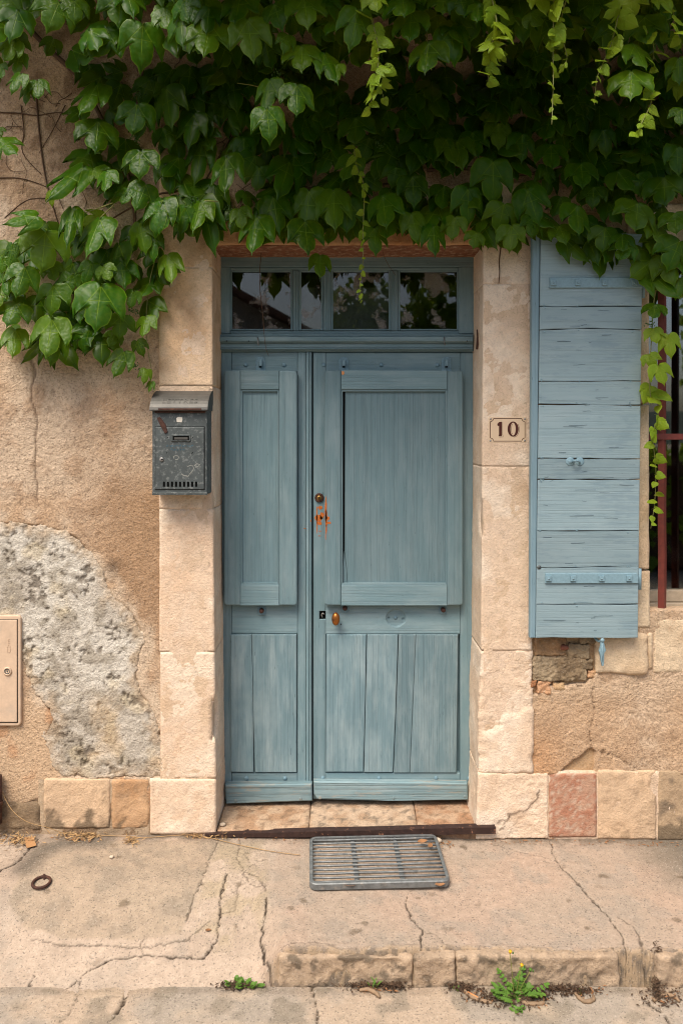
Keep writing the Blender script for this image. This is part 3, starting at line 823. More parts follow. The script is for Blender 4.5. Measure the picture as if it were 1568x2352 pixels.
stone(1107, 1220, 1071.6, 1492.6, SR, 509, amp=.003, warp=chip(1104, 1190, 30, .014), xf=ER)
stone(1107, 1221, 1493.4, 1772, SR, 510, amp=.004, r=.004, warp=flake([(1120, 1690), (1160, 1650), (1225, 1625), (1225, 1780), (1110, 1780)], .007, 71, .007), xf=ER)
stone(1107, 1256, 1773, 1922, crackcol(SR, [[(1140, 1888), (1165, 1868), (1200, 1860), (1222, 1842), (1236, 1812)], [(1165, 1868), (1150, 1905)]]), 511, amp=.004, r=.004, step=.0055, d0=-.017, warp=flake([(1085, 1770), (1190, 1770), (1215, 1850), (1150, 1925), (1085, 1925)], .004, 72, .003), xf=ER)
MC = stcol((216, 192, 168), (208, 182, 154), (190, 160, 130), .4)
block('mortar', house, M['stone'], (wx(370), -.0135, -.03), (wx(487.8), JD, wz(400)), .002, .0012, .02, 513, MC)
block('mortar', house, M['stone'], (wx(1108.4), -.0135, -.03), (wx(1220), JD, wz(430)), .002, .0012, .02, 514, MC)
LC = stcol((176, 128, 88), (190, 150, 110), (120, 70, 44), .6)
stone(470, 1128, 494, 562, LC, 512, d0=-.011, amp=.003, name='lintel')
# reddish wash left on the lintel's underside
box('soffit_paint', (OX0 - .005, 0.006, ZL - .003), (OX1 + .005, .2, ZL - .0008), mat_plain('flaking red wash', (0.20, 0.075, 0.035), .9, var=.4, s=40, col2=(0.34, 0.22, 0.13), t=(.5, .62), s2=30), house, b=0)
# threshold stones
for i, (a, b, cf) in enumerate([(498, 708, stcol((164, 132, 104), (182, 156, 130), (112, 92, 74), .7, 20)), (709, 960, stcol((184, 160, 136), (168, 140, 114), (112, 100, 86), .8, 20)), (961, 1096, stcol((162, 126, 98), (178, 150, 124), (112, 90, 70), .6, 20))]):
    block('threshold_stone', house, M['rubble'], (wx(a), -0.012, -0.075), (wx(b), 0.30, 0.003), .006, .005, .011, 520 + i, cf, nscale=12)
# plinth course
PL = stcol((208, 178, 146), (200, 172, 142), (160, 136, 110), .6, 9)
stone(104, 255, 1786, 1900, footcol(PL, .045), 530, d0=-.0145, back=.05, amp=.005, r=.004, nscale=20)
stone(258, 344, 1787, 1902, footcol(stcol((194, 158, 122), (176, 138, 102), (136, 112, 88), .7, 10), .03), 531, d0=-.0140, back=.05, amp=.006, r=.010)
stone(-260, 98, 1838, 1905, stcol((138, 118, 94), (120, 102, 82), (84, 70, 56), .7), 532, d0=-.014, back=.05, amp=.010, r=.014, mat='rubble')
tag(stone(1258, 1368, 1774, 1921, stcol((170, 120, 96), (182, 146, 122), (194, 172, 152), .8, 38), 533, d0=-.013, back=.05, amp=.002, r=.004), 'worn terracotta red facing block in the plinth')
stone(1370, 1504, 1767, 1925, PL, 534, d0=-.0145, back=.05, amp=.006, r=.006, nscale=20, warp=chip(1504, 1800, 20, .012))
stone(1508, 1720, 1766, 1928, footcol(stcol((190, 164, 132), (172, 148, 120), (118, 104, 88), .8), .06), 535, d0=-.0140, back=.05, amp=.006, r=.008, nscale=18)
block('mortar', house, M['rubble'], (wx(1250), -.0105, -.05), (wx(1720), .03, wz(1770)), .002, .003, .02, 536, MC)
block('mortar', house, M['rubble'], (wx(90), -.0105, -.05), (wx(350), .03, wz(1788)), .002, .003, .02, 537, stcol((178, 156, 130), (150, 130, 106), (96, 84, 70), .6))
# sill, window stones
SC_ = stcol((204, 178, 146), (212, 190, 160), (174, 148, 118), .55)
stone(1364, 1482, 1455, 1545, SC_, 540, d0=-.022, back=.05, amp=.004, r=.014, warp=flake([(1400, 1450), (1490, 1450), (1490, 1550), (1430, 1550)], .008, 73, .003))
stone(1484, 1496, 1452, 1536, SC_, 541, d0=-.015, back=.05, amp=.004, r=.006)
stone(1498, 1760, 1420, 1545, SC_, 542, d0=-.012, back=.05, amp=.007, r=.010, nscale=16, mat='rubble')
stone(1470, 2040, 1408, 1428, SC_, 543, d0=-.002, back=.29, amp=.004, r=.008, name='sill')
stone(1440, 1489, 1310, 1440, SC_, 544, back=.2, amp=.003)
stone(1442, 1487, 930, 1306, SC_, 545, back=.2, amp=.003)
stone(1442, 1487, 540, 926, SC_, 546, back=.2, amp=.003)
stone(1440, 2060, 470, 560, SC_, 547, back=.26, amp=.003, name='lintel')
# bared rubble below the shutter
RC = stcol((156, 138, 112), (140, 120, 94), (100, 84, 66), .6)
rub = [(1222, 1345, 1508, 1562, 0.004, RC), (1228, 1300, 1460, 1506, .016, stcol((164, 132, 98), (150, 120, 90))), (1302, 1352, 1476, 1512, .004, RC), (1310, 1360, 1514, 1536, .006, RC), (1286, 1306, 1480, 1490, .004, stcol((142, 92, 74), (134, 82, 66))), (1232, 1262, 1562, 1592, .004, stcol((196, 152, 116), (190, 144, 108))), (1216, 1230, 1560, 1576, .002, stcol((160, 112, 78), (148, 100, 68))), (1268, 1296, 1566, 1584, .010, stcol((196, 164, 124), (180, 146, 110))), (1330, 1368, 1446, 1478, .006, RC), (1346, 1368, 1538, 1556, .008, stcol((200, 156, 120), (180, 146, 110)))]
for i, (a, b, c, d, y, cf) in enumerate(rub):
    block('rubble_stone', house, M['rubble'], (wx(a), y - .020, wz(d)), (wx(b), .06, wz(c)), .007, .014, .005, 560 + i, cf, nscale=32)
# ------------------------------------------------------------------ transom, doors
random.seed(11)
DP = 0.22                                # face of stiles and rails
ZT = 0.006
tr = thing('transom_window', 'blue wooden transom with four dusty panes above the door', 'transom', (0.03, DP, wz(790, DP)), kind='thing')
def pb(name, x0, x1, y0, y1, d0, d1, mat, par, b=.0025): return pbox(name, x0, x1, y0, y1, d0, d1, M[mat], par, b)
pb('top_rail', 506, 1088, 584, 612, DP, .30, 'woodx', tr)
pb('stile', 504, 528, 612.6, 766, DP, .30, 'woodz', tr)
pb('stile', 1054, 1090, 612.6, 766, DP, .30, 'woodz', tr)
pb('bottom_rail', 529, 1053, 760, 768, DP + .004, .30, 'woodx', tr)
pb('top_bead', 529, 1053, 613, 620, DP + .006, .26, 'woodx', tr)
for a, b in ((672, 687), (742, 760), (897, 914)):
    m = pb('mullion', a, b, 620.5, 759.5, DP + .004, .285, 'woodz', tr, .004)
    w = (b - a)
    for k in (.28, .62): pbox('reed', a + w * k - 1.8, a + w * k + 1.8, 621, 759, DP + .0005, DP + .006, M['woodz'], m, .0015)
panes = [(528, 672), (687, 742), (760, 897), (914, 1054)]
for i, (a, b) in enumerate(panes):
    p = pb('pane', a, b, 619, 761, DP + .022, DP + .025, 'dust_sky_pane', tr, 0)
    for q, (x0, x1, y0, y1) in enumerate(((a, a + 5, 620, 759), (b - 5, b, 620, 759), (a + 5, b - 5, 620, 624), (a + 5, b - 5, 755, 759))):
        pbox('putty_bead', x0 + .3, x1 - .3, y0, y1, DP + .010, DP + .0215, M['woodz'], p, .002)
# grimy blind hanging behind the two middle panes
pb('blind', 690, 895, 660, 765, DP + .06, DP + .063, 'zinclid', tr, 0)
# moulded rail under the panes, stepped profile
prof = [(768, 772, -.030), (772.3, 784, -.042), (784.3, 788, -.030), (788.3, 799, -.022), (799.3, 802, -.028), (802.3, 806, -.014)]
mr = pb('moulded_rail', 503, 1087, 767, 807, DP - .010, .29, 'woodx', tr)
for y0, y1, dd in prof: pbox('moulding', 503.5, 1086.5, y0, y1, DP + dd, DP - .0105, M['woodx'], mr, .0025)
for x in (592, 1020):
    tube('hook', [W(x, 775, DP - .044), W(x, 779, DP - .058), W(x, 786, DP - .060), W(x + 2, 793, DP - .058)], .0032, M['galv'], tr)
for x in (521, 571, 1072):
    lathe('nail_hole', [(.003, 0), (.003, .0012)], W(x, 783, DP - .0425), (0, -1, 0), M['black'], tr, 8)

def poly_board(name, pts, d0, d1, mat, par, b=.0025, seg=1):
    return prism(name, ppoly(pts, d0), d0, d1, M[mat], par, b, seg)
def peg(par, x, y, r=.0095):
    dome('bolt_head', W(x, y, DP - .001), r, M['door_iron'], par)
def clip(par, x, y):
    k = poly_board('shutter_clip', rrect(x - 11, x + 11, y - 18, y + 18, 8, (1, 1, 0, 0)), DP - .005, DP, 'door_iron', par, .0012)
    pbox('slot', x - 3.4, x + 3, y - 8, y + 6, DP - .0062, DP - .0052, M['black'], k, 0)
    pbox('turn_pin', x - 3.2, x + 3.6, y - 13, y + 2, DP - .026, DP - .0064, M['door_iron'], k, .0015)
def under_peg(par, x, y):
    k = poly_board('peg_plate', rrect(x - 10, x + 10, y - 14, y + 10, 7), DP - .004, DP, 'door_iron', par, .001)
    lathe('rusty_peg', [(.011, 0), (.011, .012), (.009, .022), (.004, .024)], W(x, y - 2, DP - .0042), (0, -1, 0), M['rust'], k, 12)
def cover(par, x0, x1, y0, y1, sl, sr, tr_, br_, gap=False):
    """panelled storm shutter hung on the leaf"""
    d0 = DP - .044
    px = thing('storm_panel', None, None, W((x0 + x1) / 2, y1, d0)); px.parent = par; px.location = LOC[px] - LOC[par]
    ins = 3.2
    poly_board('stile', rrect(x0, x0 + sl, y0, y1, 7, (1, 0, 0, 1)), d0, DP - .006, 'woodz', px, .007, 3)
    poly_board('stile', rrect(x1 - sr, x1, y0 + 1, y1, 7, (0, 1, 1, 0)), d0, DP - .006, 'woodz', px, .007, 3)
    poly_board('rail', [(x0 + sl + .4, y0), (x1 - sr - .4, y0 + 1), (x1 - sr - .4, y0 + tr_), (x0 + sl + .4, y0 + tr_)], d0 + .0008, DP - .006, 'woodx', px, .0012)
    poly_board('rail', [(x0 + sl + .4, y1 - br_), (x1 - sr - .4, y1 - br_), (x1 - sr - .4, y1), (x0 + sl + .4, y1)], d0 + .0008, DP - .006, 'woodx', px, .0012)
    a, b, c, d = x0 + sl, x1 - sr, y0 + tr_, y1 - br_
    g = 5.5 if gap else 0
    # bolection beads round the field
    poly_board('bead', [(a, c), (b, c), (b - 4, c + 5), (a + 4, c + 5)], d0 + .006, DP - .007, 'woodx', px, .0015)
    poly_board('bead', [(a, c), (a + 4, c + 5), (a + 4, d - 5), (a, d)], d0 + .006, DP - .007, 'woodz', px, .0015)
    poly_board('bead', [(b - 4, c + 5), (b, c), (b, d), (b - 4, d - 5)], d0 + .006, DP - .007, 'woodz', px, .0015)
    poly_board('bead', [(a + 4, d - 5), (b - 4, d - 5), (b, d), (a, d)], d0 + .006, DP - .007, 'woodx', px, .0015)
    if gap:
        poly_board('dark_gap', [(a + 3, c + 4), (a + 12, c + 4), (a + 8, d - 4), (a + 3, d - 4)], d0 + .024, DP - .007, 'black', px, 0)
        poly_board('field_panel', [(a + 4 + g, c + 4.5), (b - 3.5, c + 4.5), (b - 3.5, d - 4.5), (a + 15, d - 4.5), (a + 13, d - 40), (a + 8, d - 78), (a + 3.5 + g * .9, d - 140)], d0 + .019, DP - .008, 'panelz', px, .001)
        poly_board('split_piece', [(a + 7.2, d - 78), (a + 12, d - 40), (a + 14, d - 5), (a + 5, d - 5), (a + 4.6, d - 40)], d0 + .018, DP - .008, 'panelz', px, .001)
    else:
        poly_board('field_panel', [(a + 3.5, c + 4.5), (b - 3.5, c + 4.5), (b - 3.5, d - 4.5), (a + 3.5, d - 4.5)], d0 + .019, DP - .008, 'panelz', px, .001)
    return px
# ---- narrow leaf
nl = thing('door_leaf', 'narrow fixed leaf of the blue double door beside the letterbox', 'door', W(612, 1843, DP), 'leaves of the blue double door', kind='thing')
pb('backing', 512, 703, 812, 1800, DP + .028, DP + .05, 'woodz', nl, 0)
pb('stile', 508, 531.5, 808, 1838, DP, DP + .045, 'woodz', nl)
pb('stile', 683.5, 702, 808, 1838, DP, DP + .045, 'woodz', nl)
pb('astragal', 702.6, 710, 808, 1838, DP - .008, DP + .04, 'woodz', nl, .003)
pb('meeting_bead', 710.5, 715.5, 808, 1838, DP - .014, DP + .04, 'woodz', nl, .004)
pb('rail', 532, 683, 808, 854, DP + .0006, DP + .045, 'woodx', nl)
pb('rail', 532, 683, 1380, 1456, DP + .0006, DP + .045, 'woodx', nl)
pb('rail', 532, 683, 1776, 1838, DP + .0006, DP + .045, 'woodx', nl)
poly_board('plank', [(529, 1458), (577, 1458), (580, 1560), (582, 1775), (529, 1774)], DP - .007, DP + .02, 'plankz', nl, .003)
poly_board('plank', [(578, 1458), (681, 1458), (681, 1775), (585, 1775), (582.5, 1660), (581, 1560)], DP - .0065, DP + .02, 'plankz', nl, .003)
poly_board('weather_board', [(516, 1803), (716, 1801), (717, 1841), (519, 1848)], DP - .036, DP - .002, 'kickx', nl, .005)
for x in (564, 652): peg(nl, x, 838); peg(nl, x + 2, 1788)
for x, y in ((541, 1840), (690, 1836)): dome('bolt_head', W(x, y, DP - .036), .008, M['kickx'], nl, h=.3)
clip(nl, 598, 838)
under_peg(nl, 601, 1404)
cover(nl, 514, 682, 850, 1391, 38, 41, 44, 47)
# ---- wide leaf
wl = thing('door_leaf', 'wide opening leaf of the blue double door with bronze oval knob', 'door', W(900, 1840, DP), 'leaves of the blue double door', kind='thing')
pb('backing', 722, 1080, 812, 1800, DP + .028, DP + .05, 'woodz', wl, 0)
poly_board('stile', [(719, 809), (747.5, 809), (747.5, 1404), (733.5, 1404), (733.5, 1423), (747.5, 1423), (747.5, 1836), (719, 1836)], DP, DP + .045, 'woodz', wl)
pb('stile', 1056.5, 1086, 809, 1836, DP, DP + .045, 'woodz', wl)
pb('rail', 748, 1056, 809, 854, DP + .0006, DP + .045, 'woodx', wl)
def railf(px, py, X, Z):     # lock rail with the routed scar of a lost knocker
    k = (D + DP) / D
    qx, qy = CX + (px - CX) / k, CY + (py - CY) / k
    n = fbm(X * 60, Z * 60, 0, 3, 5)
    r = np.hypot((qx - 909) / 22.5, (qy - 1420) / 20.5)
    y = DP + .0006 + .010 * (1 - ss(.93, 1.03, r + .06 * (n - .5))) + .0012 * (n - .5)
    for hx, hy in ((893, 1421), (926, 1424)): y = y + .006 * (1 - ss(2, 3.4, np.hypot(qx - hx, qy - hy)))
    return y, np.ones(X.shape + (3,)) * .3
relief('rail', wl, M['woodx'], wx(748, DP), wx(1056, DP), wz(1456, DP), wz(1380, DP), .0026, railf, back=DP + .045)
pb('rail', 748, 1056, 1776, 1836, DP + .0006, DP + .045, 'woodx', wl)
poly_board('plank', [(749, 1458), (841, 1458), (838, 1600), (834, 1774), (748, 1774)], DP - .007, DP + .02, 'plankz', wl, .003)
poly_board('plank', [(843, 1458), (914, 1458), (908, 1620), (902, 1775), (836, 1775), (840, 1600)], DP - .0068, DP + .02, 'plankz', wl, .003)
poly_board('plank', [(916, 1458), (955, 1458), (941, 1776), (904, 1776), (910, 1620)], DP - .0065, DP + .02, 'plankz', wl, .003)
poly_board('plank', [(955.7, 1458), (1052, 1458), (1048, 1776), (941.7, 1776)], DP - .0066, DP + .02, 'plankz', wl, .003)
poly_board('weather_board', [(720, 1796), (1073, 1800), (1075, 1839), (900, 1840), (728, 1837), (721, 1825)], DP - .036, DP - .002, 'kickx', wl, .005)
for x in (743, 875, 1004): peg(wl, x, 838)
for x in (741, 870, 1001): peg(wl, x, 1788)
peg(wl, 1077, 1789)
for x, y in ((735, 1833), (903, 1834), (1067, 1830)): dome('bolt_head', W(x, y, DP - .036), .008, M['kickx'], wl, h=.3)
clip(wl, 789, 838); clip(wl, 1025, 838)
under_peg(wl, 792, 1398); under_peg(wl, 1017, 1402)
wc = cover(wl, 745, 1063, 850, 1391, 38, 36, 44, 47, True)
# cylinder lock
lk = lathe('cylinder_lock', [(.021, 0), (.0215, .004), (.020, .008), (.0125, .0095), (.0125, .006)], W(733, 1143, DP - .001), (0, -1, 0), M['rust'], wl, 24)
lathe('lock_barrel', [(.0115, .004), (.0115, .0105), (.010, .0125)], W(733, 1143, DP - .001), (0, -1, 0), M['brass'], lk, 20)
pbox('keyway', 731.8, 734.2, 1141, 1148, DP - .0145, DP - .0125, M['black'], lk, 0)
# old mortise left open, with its bent catch
pbox('mortise_hole', 734, 747, 1404.5, 1422.5, DP + .012, DP + .02, M['black'], wl, 0)
tube('catch', spline([W(740, 1418, DP + .008), W(738.5, 1412, DP + .004), W(741, 1408.5, DP + .003), W(744, 1411, DP + .004)], 4), .0028, M['steel'], wl)
kn = lathe('oval_knob', [(.010, 0), (.010, .020), (.016, .026), (.0205, .034), (.0215, .041), (.0195, .048), (.013, .054), (.005, .0565), (.0008, .057)], W(771, 1417, DP - .002), (0, -1, 0), M['bronze'], wl, 24, sx=.88, sy=1.42)
lathe('screw_hole', [(.0028, 0), (.0028, .001)], W(783, 1434, DP - .0005), (0, -1, 0), M['black'], wl, 8)
# round routed patch where a knocker was
lathe('scar_bolt', [(.009, 0), (.009, .002), (.006, .003), (.0045, .007), (.001, .0075)], W(908, 1419, DP + .0115), (0, -1, 0), M['door_iron'], wl, 12)
# orange undercoat showing where the paint has come away
def flakes(par, name, cx, cy, w, h, d, seed, n=16):
    rs = random.Random(seed)
    pts = []
    for i in range(n):
        a = 2 * math.pi * i / n
        k = rs.uniform(.65, 1.08)
        pts.append((cx + w * k * math.cos(a), cy + h * k * math.sin(a)))
    poly_board(name, pts, d - .0009, d - .0003, 'orange', par, 0)
for i, (x, y, w, h) in enumerate([(735, 1166, 6, 5), (732, 1190, 11, 8), (739, 1184, 6, 10), (727.5, 1183, 1.8, 22), (733, 1202, 7, 5), (735, 1220, 5, 1), (733, 1231, 4, 1), (728, 1212, 1.3, 16)]):
    flakes(wl, 'bare_patch', x, y, w, h, DP, 40 + i)
for i, (x, y, w, h) in enumerate([(748.2, 1170, 2.4, 36), (749, 1192, 3, 22), (753, 1190, 4, 5), (755, 1201, 6, 3), (749, 1215, 1.8, 12), (747.5, 1232, 1.0, 10)]):
    flakes(wc, 'bare_patch', x, y, w, h, DP - .044, 60 + i)
poly_board('bare_patch', [(784.5, 852), (790, 853), (791, 858), (787, 861), (784.5, 859)], DP - .0450, DP - .0440, 'butt', wc, 0)
for i, (x, y, w, h) in enumerate([(713.5, 1196, 1.2, 3), (700, 1214, 3, 1.3)]): flakes(nl, 'bare_patch', x, y, w, h, DP if x < 702 else DP - .014, 80 + i)

# rusted angle iron on the threshold's edge, rusty hinge pin in the reveal
ai = thing('threshold_bar', 'rusted angle iron bar along the front edge of the doorstep', 'iron bar', (0.05, -0.02, -0.03))
a, b = W(470, 1917, -.03), W(1138, 1901, -.045)
bm = bmesh.new()
sec = [(0, 0), (0.034, 0), (0.034, -0.005), (0.005, -0.005), (0.005, -0.028), (0, -0.028)]
rings = []
for t in np.linspace(0, 1, 12):
    p = a.lerp(b, float(t)); j = random.uniform(-.0012, .0012)
    rings.append([bm.verts.new((p.x, p.y + q[0], p.z + q[1] * (0.45 + .55 * min(1, t * 2.2)) + j)) for q in sec])
for r0, r1 in zip(rings[:-1], rings[1:]):
    for k in range(6): bm.faces.new((r0[k], r0[(k + 1) % 6], r1[(k + 1) % 6], r1[k]))
bm.faces.new(rings[0]); bm.faces.new(rings[-1][::-1])
from_bm('angle_bar', bm, M['rustbar'], ai)
hp_ = thing('hinge_pin', 'rusty hinge pin fixed in the door reveal under the transom', 'hinge pin', W(1098, 800, .10))
tube('pin', [W(1097, 757, .11), W(1098, 775, .10), W(1096, 802, .10)], [.006, .008, .007], M['rust'], hp_, 8)
tube('bracket', [W(1098, 770, .10), W(1104, 770, .10), W(1110, 771, .10)], .006, M['rust'], hp_, 6)

# ------------------------------------------------------------------ letterbox
lb = thing('letterbox', 'dented grey zinc letterbox with embossed lid hung on the door stone', 'letterbox', W(417, 1137, -.06))
LF = -.118                       # front plate
bx0, bx1 = 349.5, 475.5
box('body', (wx(bx0, LF), LF, wz(1136, LF)), (wx(bx1, LF), -.008, wz(925, LF)), M['zinc'], lb, .004, seg=2)
dr = prism('door_plate', ppoly([(357, 981), (469, 981), (469, 1124), (357, 1124)], LF), LF - .0035, LF - .0004, M['zinc'], lb, .0025)
poly_board('door_gap', [(356, 979.5), (470.3, 979.5), (470.3, 1125), (356, 1125)], LF - .0008, LF + .002, 'black', lb, 0)
for y in (1135, ): pass
pbox('rim', bx0 - .5, bx1 + .5, 1130, 1137, LF - .004, LF - .0005, M['zinc'], lb, .0015)
# curved lid
nseg, lid = 9, []
bm = bmesh.new(); prev = None
x0, x1 = wx(344.5, -.13), wx(477.5, -.13)
zt, zb = wz(897, -.02), wz(942, -.13)
for i in range(nseg + 1):
    t = i / nseg
    yy = -.006 - .128 * math.sin(t * math.pi / 2 * .96) ** 1.05
    zz = zt + (zb - zt) * (1 - math.cos(t * math.pi / 2)) ** .82
    cur = [bm.verts.new((x0, yy, zz)), bm.verts.new((x1, yy, zz))]
    lid.append((yy, zz))
    if prev: bm.faces.new((prev[0], prev[1], cur[1], cur[0]))
    prev = cur
for k, x in enumerate((x0, x1)):
    vs = [bm.verts.new((x, y, z)) for y, z in lid] + [bm.verts.new((x, -.006, lid[-1][1]))]
    bm.faces.new(vs)
lo = from_bm('lid', bm, M['zinclid'], lb)
sol = lo.modifiers.new('thick', 'SOLIDIFY'); sol.thickness = .002
tube('lid_edge', [(x0, lid[-1][0] - .001, lid[-1][1]), (x1, lid[-1][0] - .001, lid[-1][1])], .0032, M['zinclid'], lb)
pbox('label_holder', 363, 462, 937.5, 942, -.141, -.136, M['rust'], lb, .001)
pbox('slot_flap', 355, 471, 943.5, 948, LF - .008, LF - .0004, M['rust'], lb, .001)
def text(name, s, size, ext, mat, parent, M4, spacing=1.0):
    cu = bpy.data.curves.new(name, 'FONT')
    cu.body = s; cu.size = size; cu.extrude = ext; cu.align_x = 'CENTER'; cu.align_y = 'CENTER'; cu.space_character = spacing
    cu.resolution_u = 3
    to = bpy.data.objects.new(name, cu); COL.objects.link(to)
    dg = bpy.context.evaluated_depsgraph_get()
    me = bpy.data.meshes.new_from_object(to.evaluated_get(dg))
    bpy.data.objects.remove(to); bpy.data.curves.remove(cu)
    me.transform(Matrix(M4)); me.materials.clear()
    V = np.array([v.co for v in me.vertices]); c = Vector(((V.min(0) + V.max(0)) / 2).tolist())
    me.transform(Matrix.Translation(-c))
    me.name = name
    return link(name, me, mat, parent, c)
(ya, za), (yb, zb2) = lid[5], lid[7]
mid = Vector((0, (lid[6][0]), lid[6][1]))
tang = Vector((0, ya - yb, za - zb2)).normalized()
nrm = Vector((0, -tang.z, tang.y))
if nrm.y > 0: nrm = -nrm
M4 = Matrix(((1, 0, 0, (x0 + x1) / 2), (0, tang.y, nrm.y, mid.y + nrm.y * .0004), (0, tang.z, nrm.z, mid.z + nrm.z * .0004), (0, 0, 0, 1)))
text('embossed_lettering', 'LETTRES', .036, .0007, M['zinclid'], lo, M4, 1.15)
# name slot, latch, lock, vents, marks
ns = prism('name_slot', ppoly(rrect(392, 438, 998, 1014, 3), LF), LF - .008, LF - .0036, M['zinc'], lb, .002)
pbox('slot_opening', 396.5, 434, 1000.5, 1010.5, LF - .0095, LF - .0082, M['black'], ns, 0)
pbox('slot_lip', 400, 431, 1004.5, 1009.5, LF - .0105, LF - .0097, M['zinclid'], ns, .0004)
pts = [(361, 960), (368, 957), (375, 966), (381, 975), (386, 992), (380, 996), (375, 988), (368, 975)]
prism('rusty_hasp', ppoly(pts, LF), LF - .008, LF - .0042, M['rust'], lb, .0015)
poly_board('paper_sticker', [(405, 960), (409, 957), (418, 958), (419, 964), (417, 970), (406, 969)], LF - .0014, LF - .0006, 'white', lb, 0)
cl = lathe('cam_lock', [(.0085, 0), (.0085, .004), (.0065, .005), (.001, .005)], W(371.5, 1055, LF - .0036), (0, -1, 0), M['steel'], lb, 14)
pbox('key_slot', 369.5, 374, 1054, 1056, LF - .0098, LF - .0088, M['black'], cl, 0)
for k in range(9):
    x = 376.5 + k * 9.25
    poly_board('vent_slot', [(x - 2.6, 1109 - 1), (x - 1.5, 1106), (x + 1.5, 1106), (x + 2.6, 1108), (x + 2.6, 1118), (x - 2.6, 1118)], LF - .0040, LF - .0036, 'black', dr, 0)
for x, y in ((385, 1005), (443, 1004), (383, 1040), (442, 1039), (441, 1041)):
    lathe('screw_hole', [(.0022, 0), (.0022, .0005)], W(x, y, LF - .0036), (0, -1, 0), M['black'], dr, 8)
def stroke(name, pts, w, d, mat, par):
    V, F = [], []
    for i, p in enumerate(pts):
        q0, q1 = pts[max(i - 1, 0)], pts[min(i + 1, len(pts) - 1)]
        tx, ty = q1[0] - q0[0], q1[1] - q0[1]; l = math.hypot(tx, ty) or 1
        nx, ny = -ty / l * w / 2, tx / l * w / 2
        V += [tuple(W(p[0] + nx, p[1] + ny, d)), tuple(W(p[0] - nx, p[1] - ny, d))]
    F = [[2 * i, 2 * i + 1, 2 * i + 3, 2 * i + 2] for i in range(len(pts) - 1)]
    return from_np(name, V, F, M[mat], par, False)
rs = random.Random(5)
for row, (y, xa, xb) in enumerate(((1024, 382, 445), (1033, 393, 424))):
    x = xa
    while x < xb:
        w = rs.uniform(2, 6)
        stroke('ink_mark', [(x, y + rs.uniform(-2.5, 1)), (x + w * .3, y + rs.uniform(0, 3)), (x + w * .6, y - rs.uniform(0, 3)), (x + w, y + rs.uniform(-1, 2))], 1.6, LF - .0039, 'ink', dr)
        x += w + rs.uniform(1, 4)
stroke('chalk_scratch', [(400, 1053), (398, 1049), (403, 1046), (408, 1047), (411, 1050), (408, 1055), (402, 1056)], 1.7, LF - .0040, 'scratch', dr)
stroke('chalk_scratch', [(430, 1072), (436, 1069), (443, 1070), (445, 1076), (441, 1083), (434, 1090)], 1.8, LF - .0040, 'scratch', dr)
stroke('chalk_scratch', [(446, 1070), (452, 1065), (459, 1067), (455, 1071), (448, 1073)], 2.4, LF - .0041, 'scratch', dr)
stroke('chalk_scratch', [(416, 1088), (422, 1092), (432, 1094), (434, 1091)], 2.6, LF - .0042, 'scratch', dr)
stroke('chalk_scratch', [(460 - 36, 939.5 - 22), (470 - 36, 938 - 22)], 1, LF - .04, 'scratch', lo) if False else None

# ------------------------------------------------------------------ number plate
np_ = thing('number_plate', 'cream enamel house number plate reading 10 beside the shutter', 'number plate', W(1165, 1017, -.01))
PD = -.0155
prism('plate', ppoly(rrect(1121, 1209, 957, 1017, 2.5), PD), PD, -.008, M['cream'], np_, .0025, 2)
def arcin(cx, cy, r, a0, a1, n=5): return [(cx + r * math.cos(math.radians(a0 + (a1 - a0) * i / n)), cy + r * math.sin(math.radians(a0 + (a1 - a0) * i / n))) for i in range(n + 1)]
bo = arcin(1125.5, 961, 7.2, 90, 0) + arcin(1205, 961, 7.2, 180, 90) + arcin(1205, 1013, 7.2, 270, 180) + arcin(1125.5, 1013, 7.2, 0, -90)
stroke('border_line', bo + [bo[0], bo[1]], 1.5, PD - .0004, 'brown', np_)
one = [(1141.5, 974), (1146, 969), (1152, 968.5), (1152, 997), (1151.8, 1001.5), (1144, 1001.5), (1145.6, 998), (1145.6, 978), (1142.5, 978)]
poly_board('numeral_one', one, PD - .0012, PD - .0004, 'brown', np_, 0)
stroke('numeral_shade', [(1153.6, 969.5), (1153.6, 998), (1155.5, 1003.4), (1146, 1003.6)], .8, PD - .0005, 'brown', np_)
V, F = [], []
for i in range(28):
    t = 2 * math.pi * i / 28
    V += [tuple(W(1177.8 + 12.6 * math.cos(t), 985.3 + 17.4 * math.sin(t), PD - .0008)), tuple(W(1177.8 + 6.0 * math.cos(t), 985.3 + 14.8 * math.sin(t), PD - .0008))]
    j = (i + 1) % 28
    F.append([2 * i, 2 * i + 1, 2 * j + 1, 2 * j])
from_np('numeral_zero', V, F, M['brown'], np_, False)
stroke('numeral_shade', [(1177.8 + 14.4 * math.cos(t), 985.8 + 18.4 * math.sin(t)) for t in np.linspace(-.7, 1.4, 12)], .8, PD - .0005, 'brown', np_)
stroke('numeral_shade', [(1178.6 + 5.0 * math.cos(t), 985.3 + 13 * math.sin(t)) for t in np.linspace(2.0, 4.2, 10)], .7, PD - .0006, 'brown', np_)
for x, y in ((1126.5, 962), (1205, 962), (1125.7, 1012), (1204.5, 1012)): dome('screw', W(x, y, PD), .0045, M['steel'], np_, h=.7, n=10)

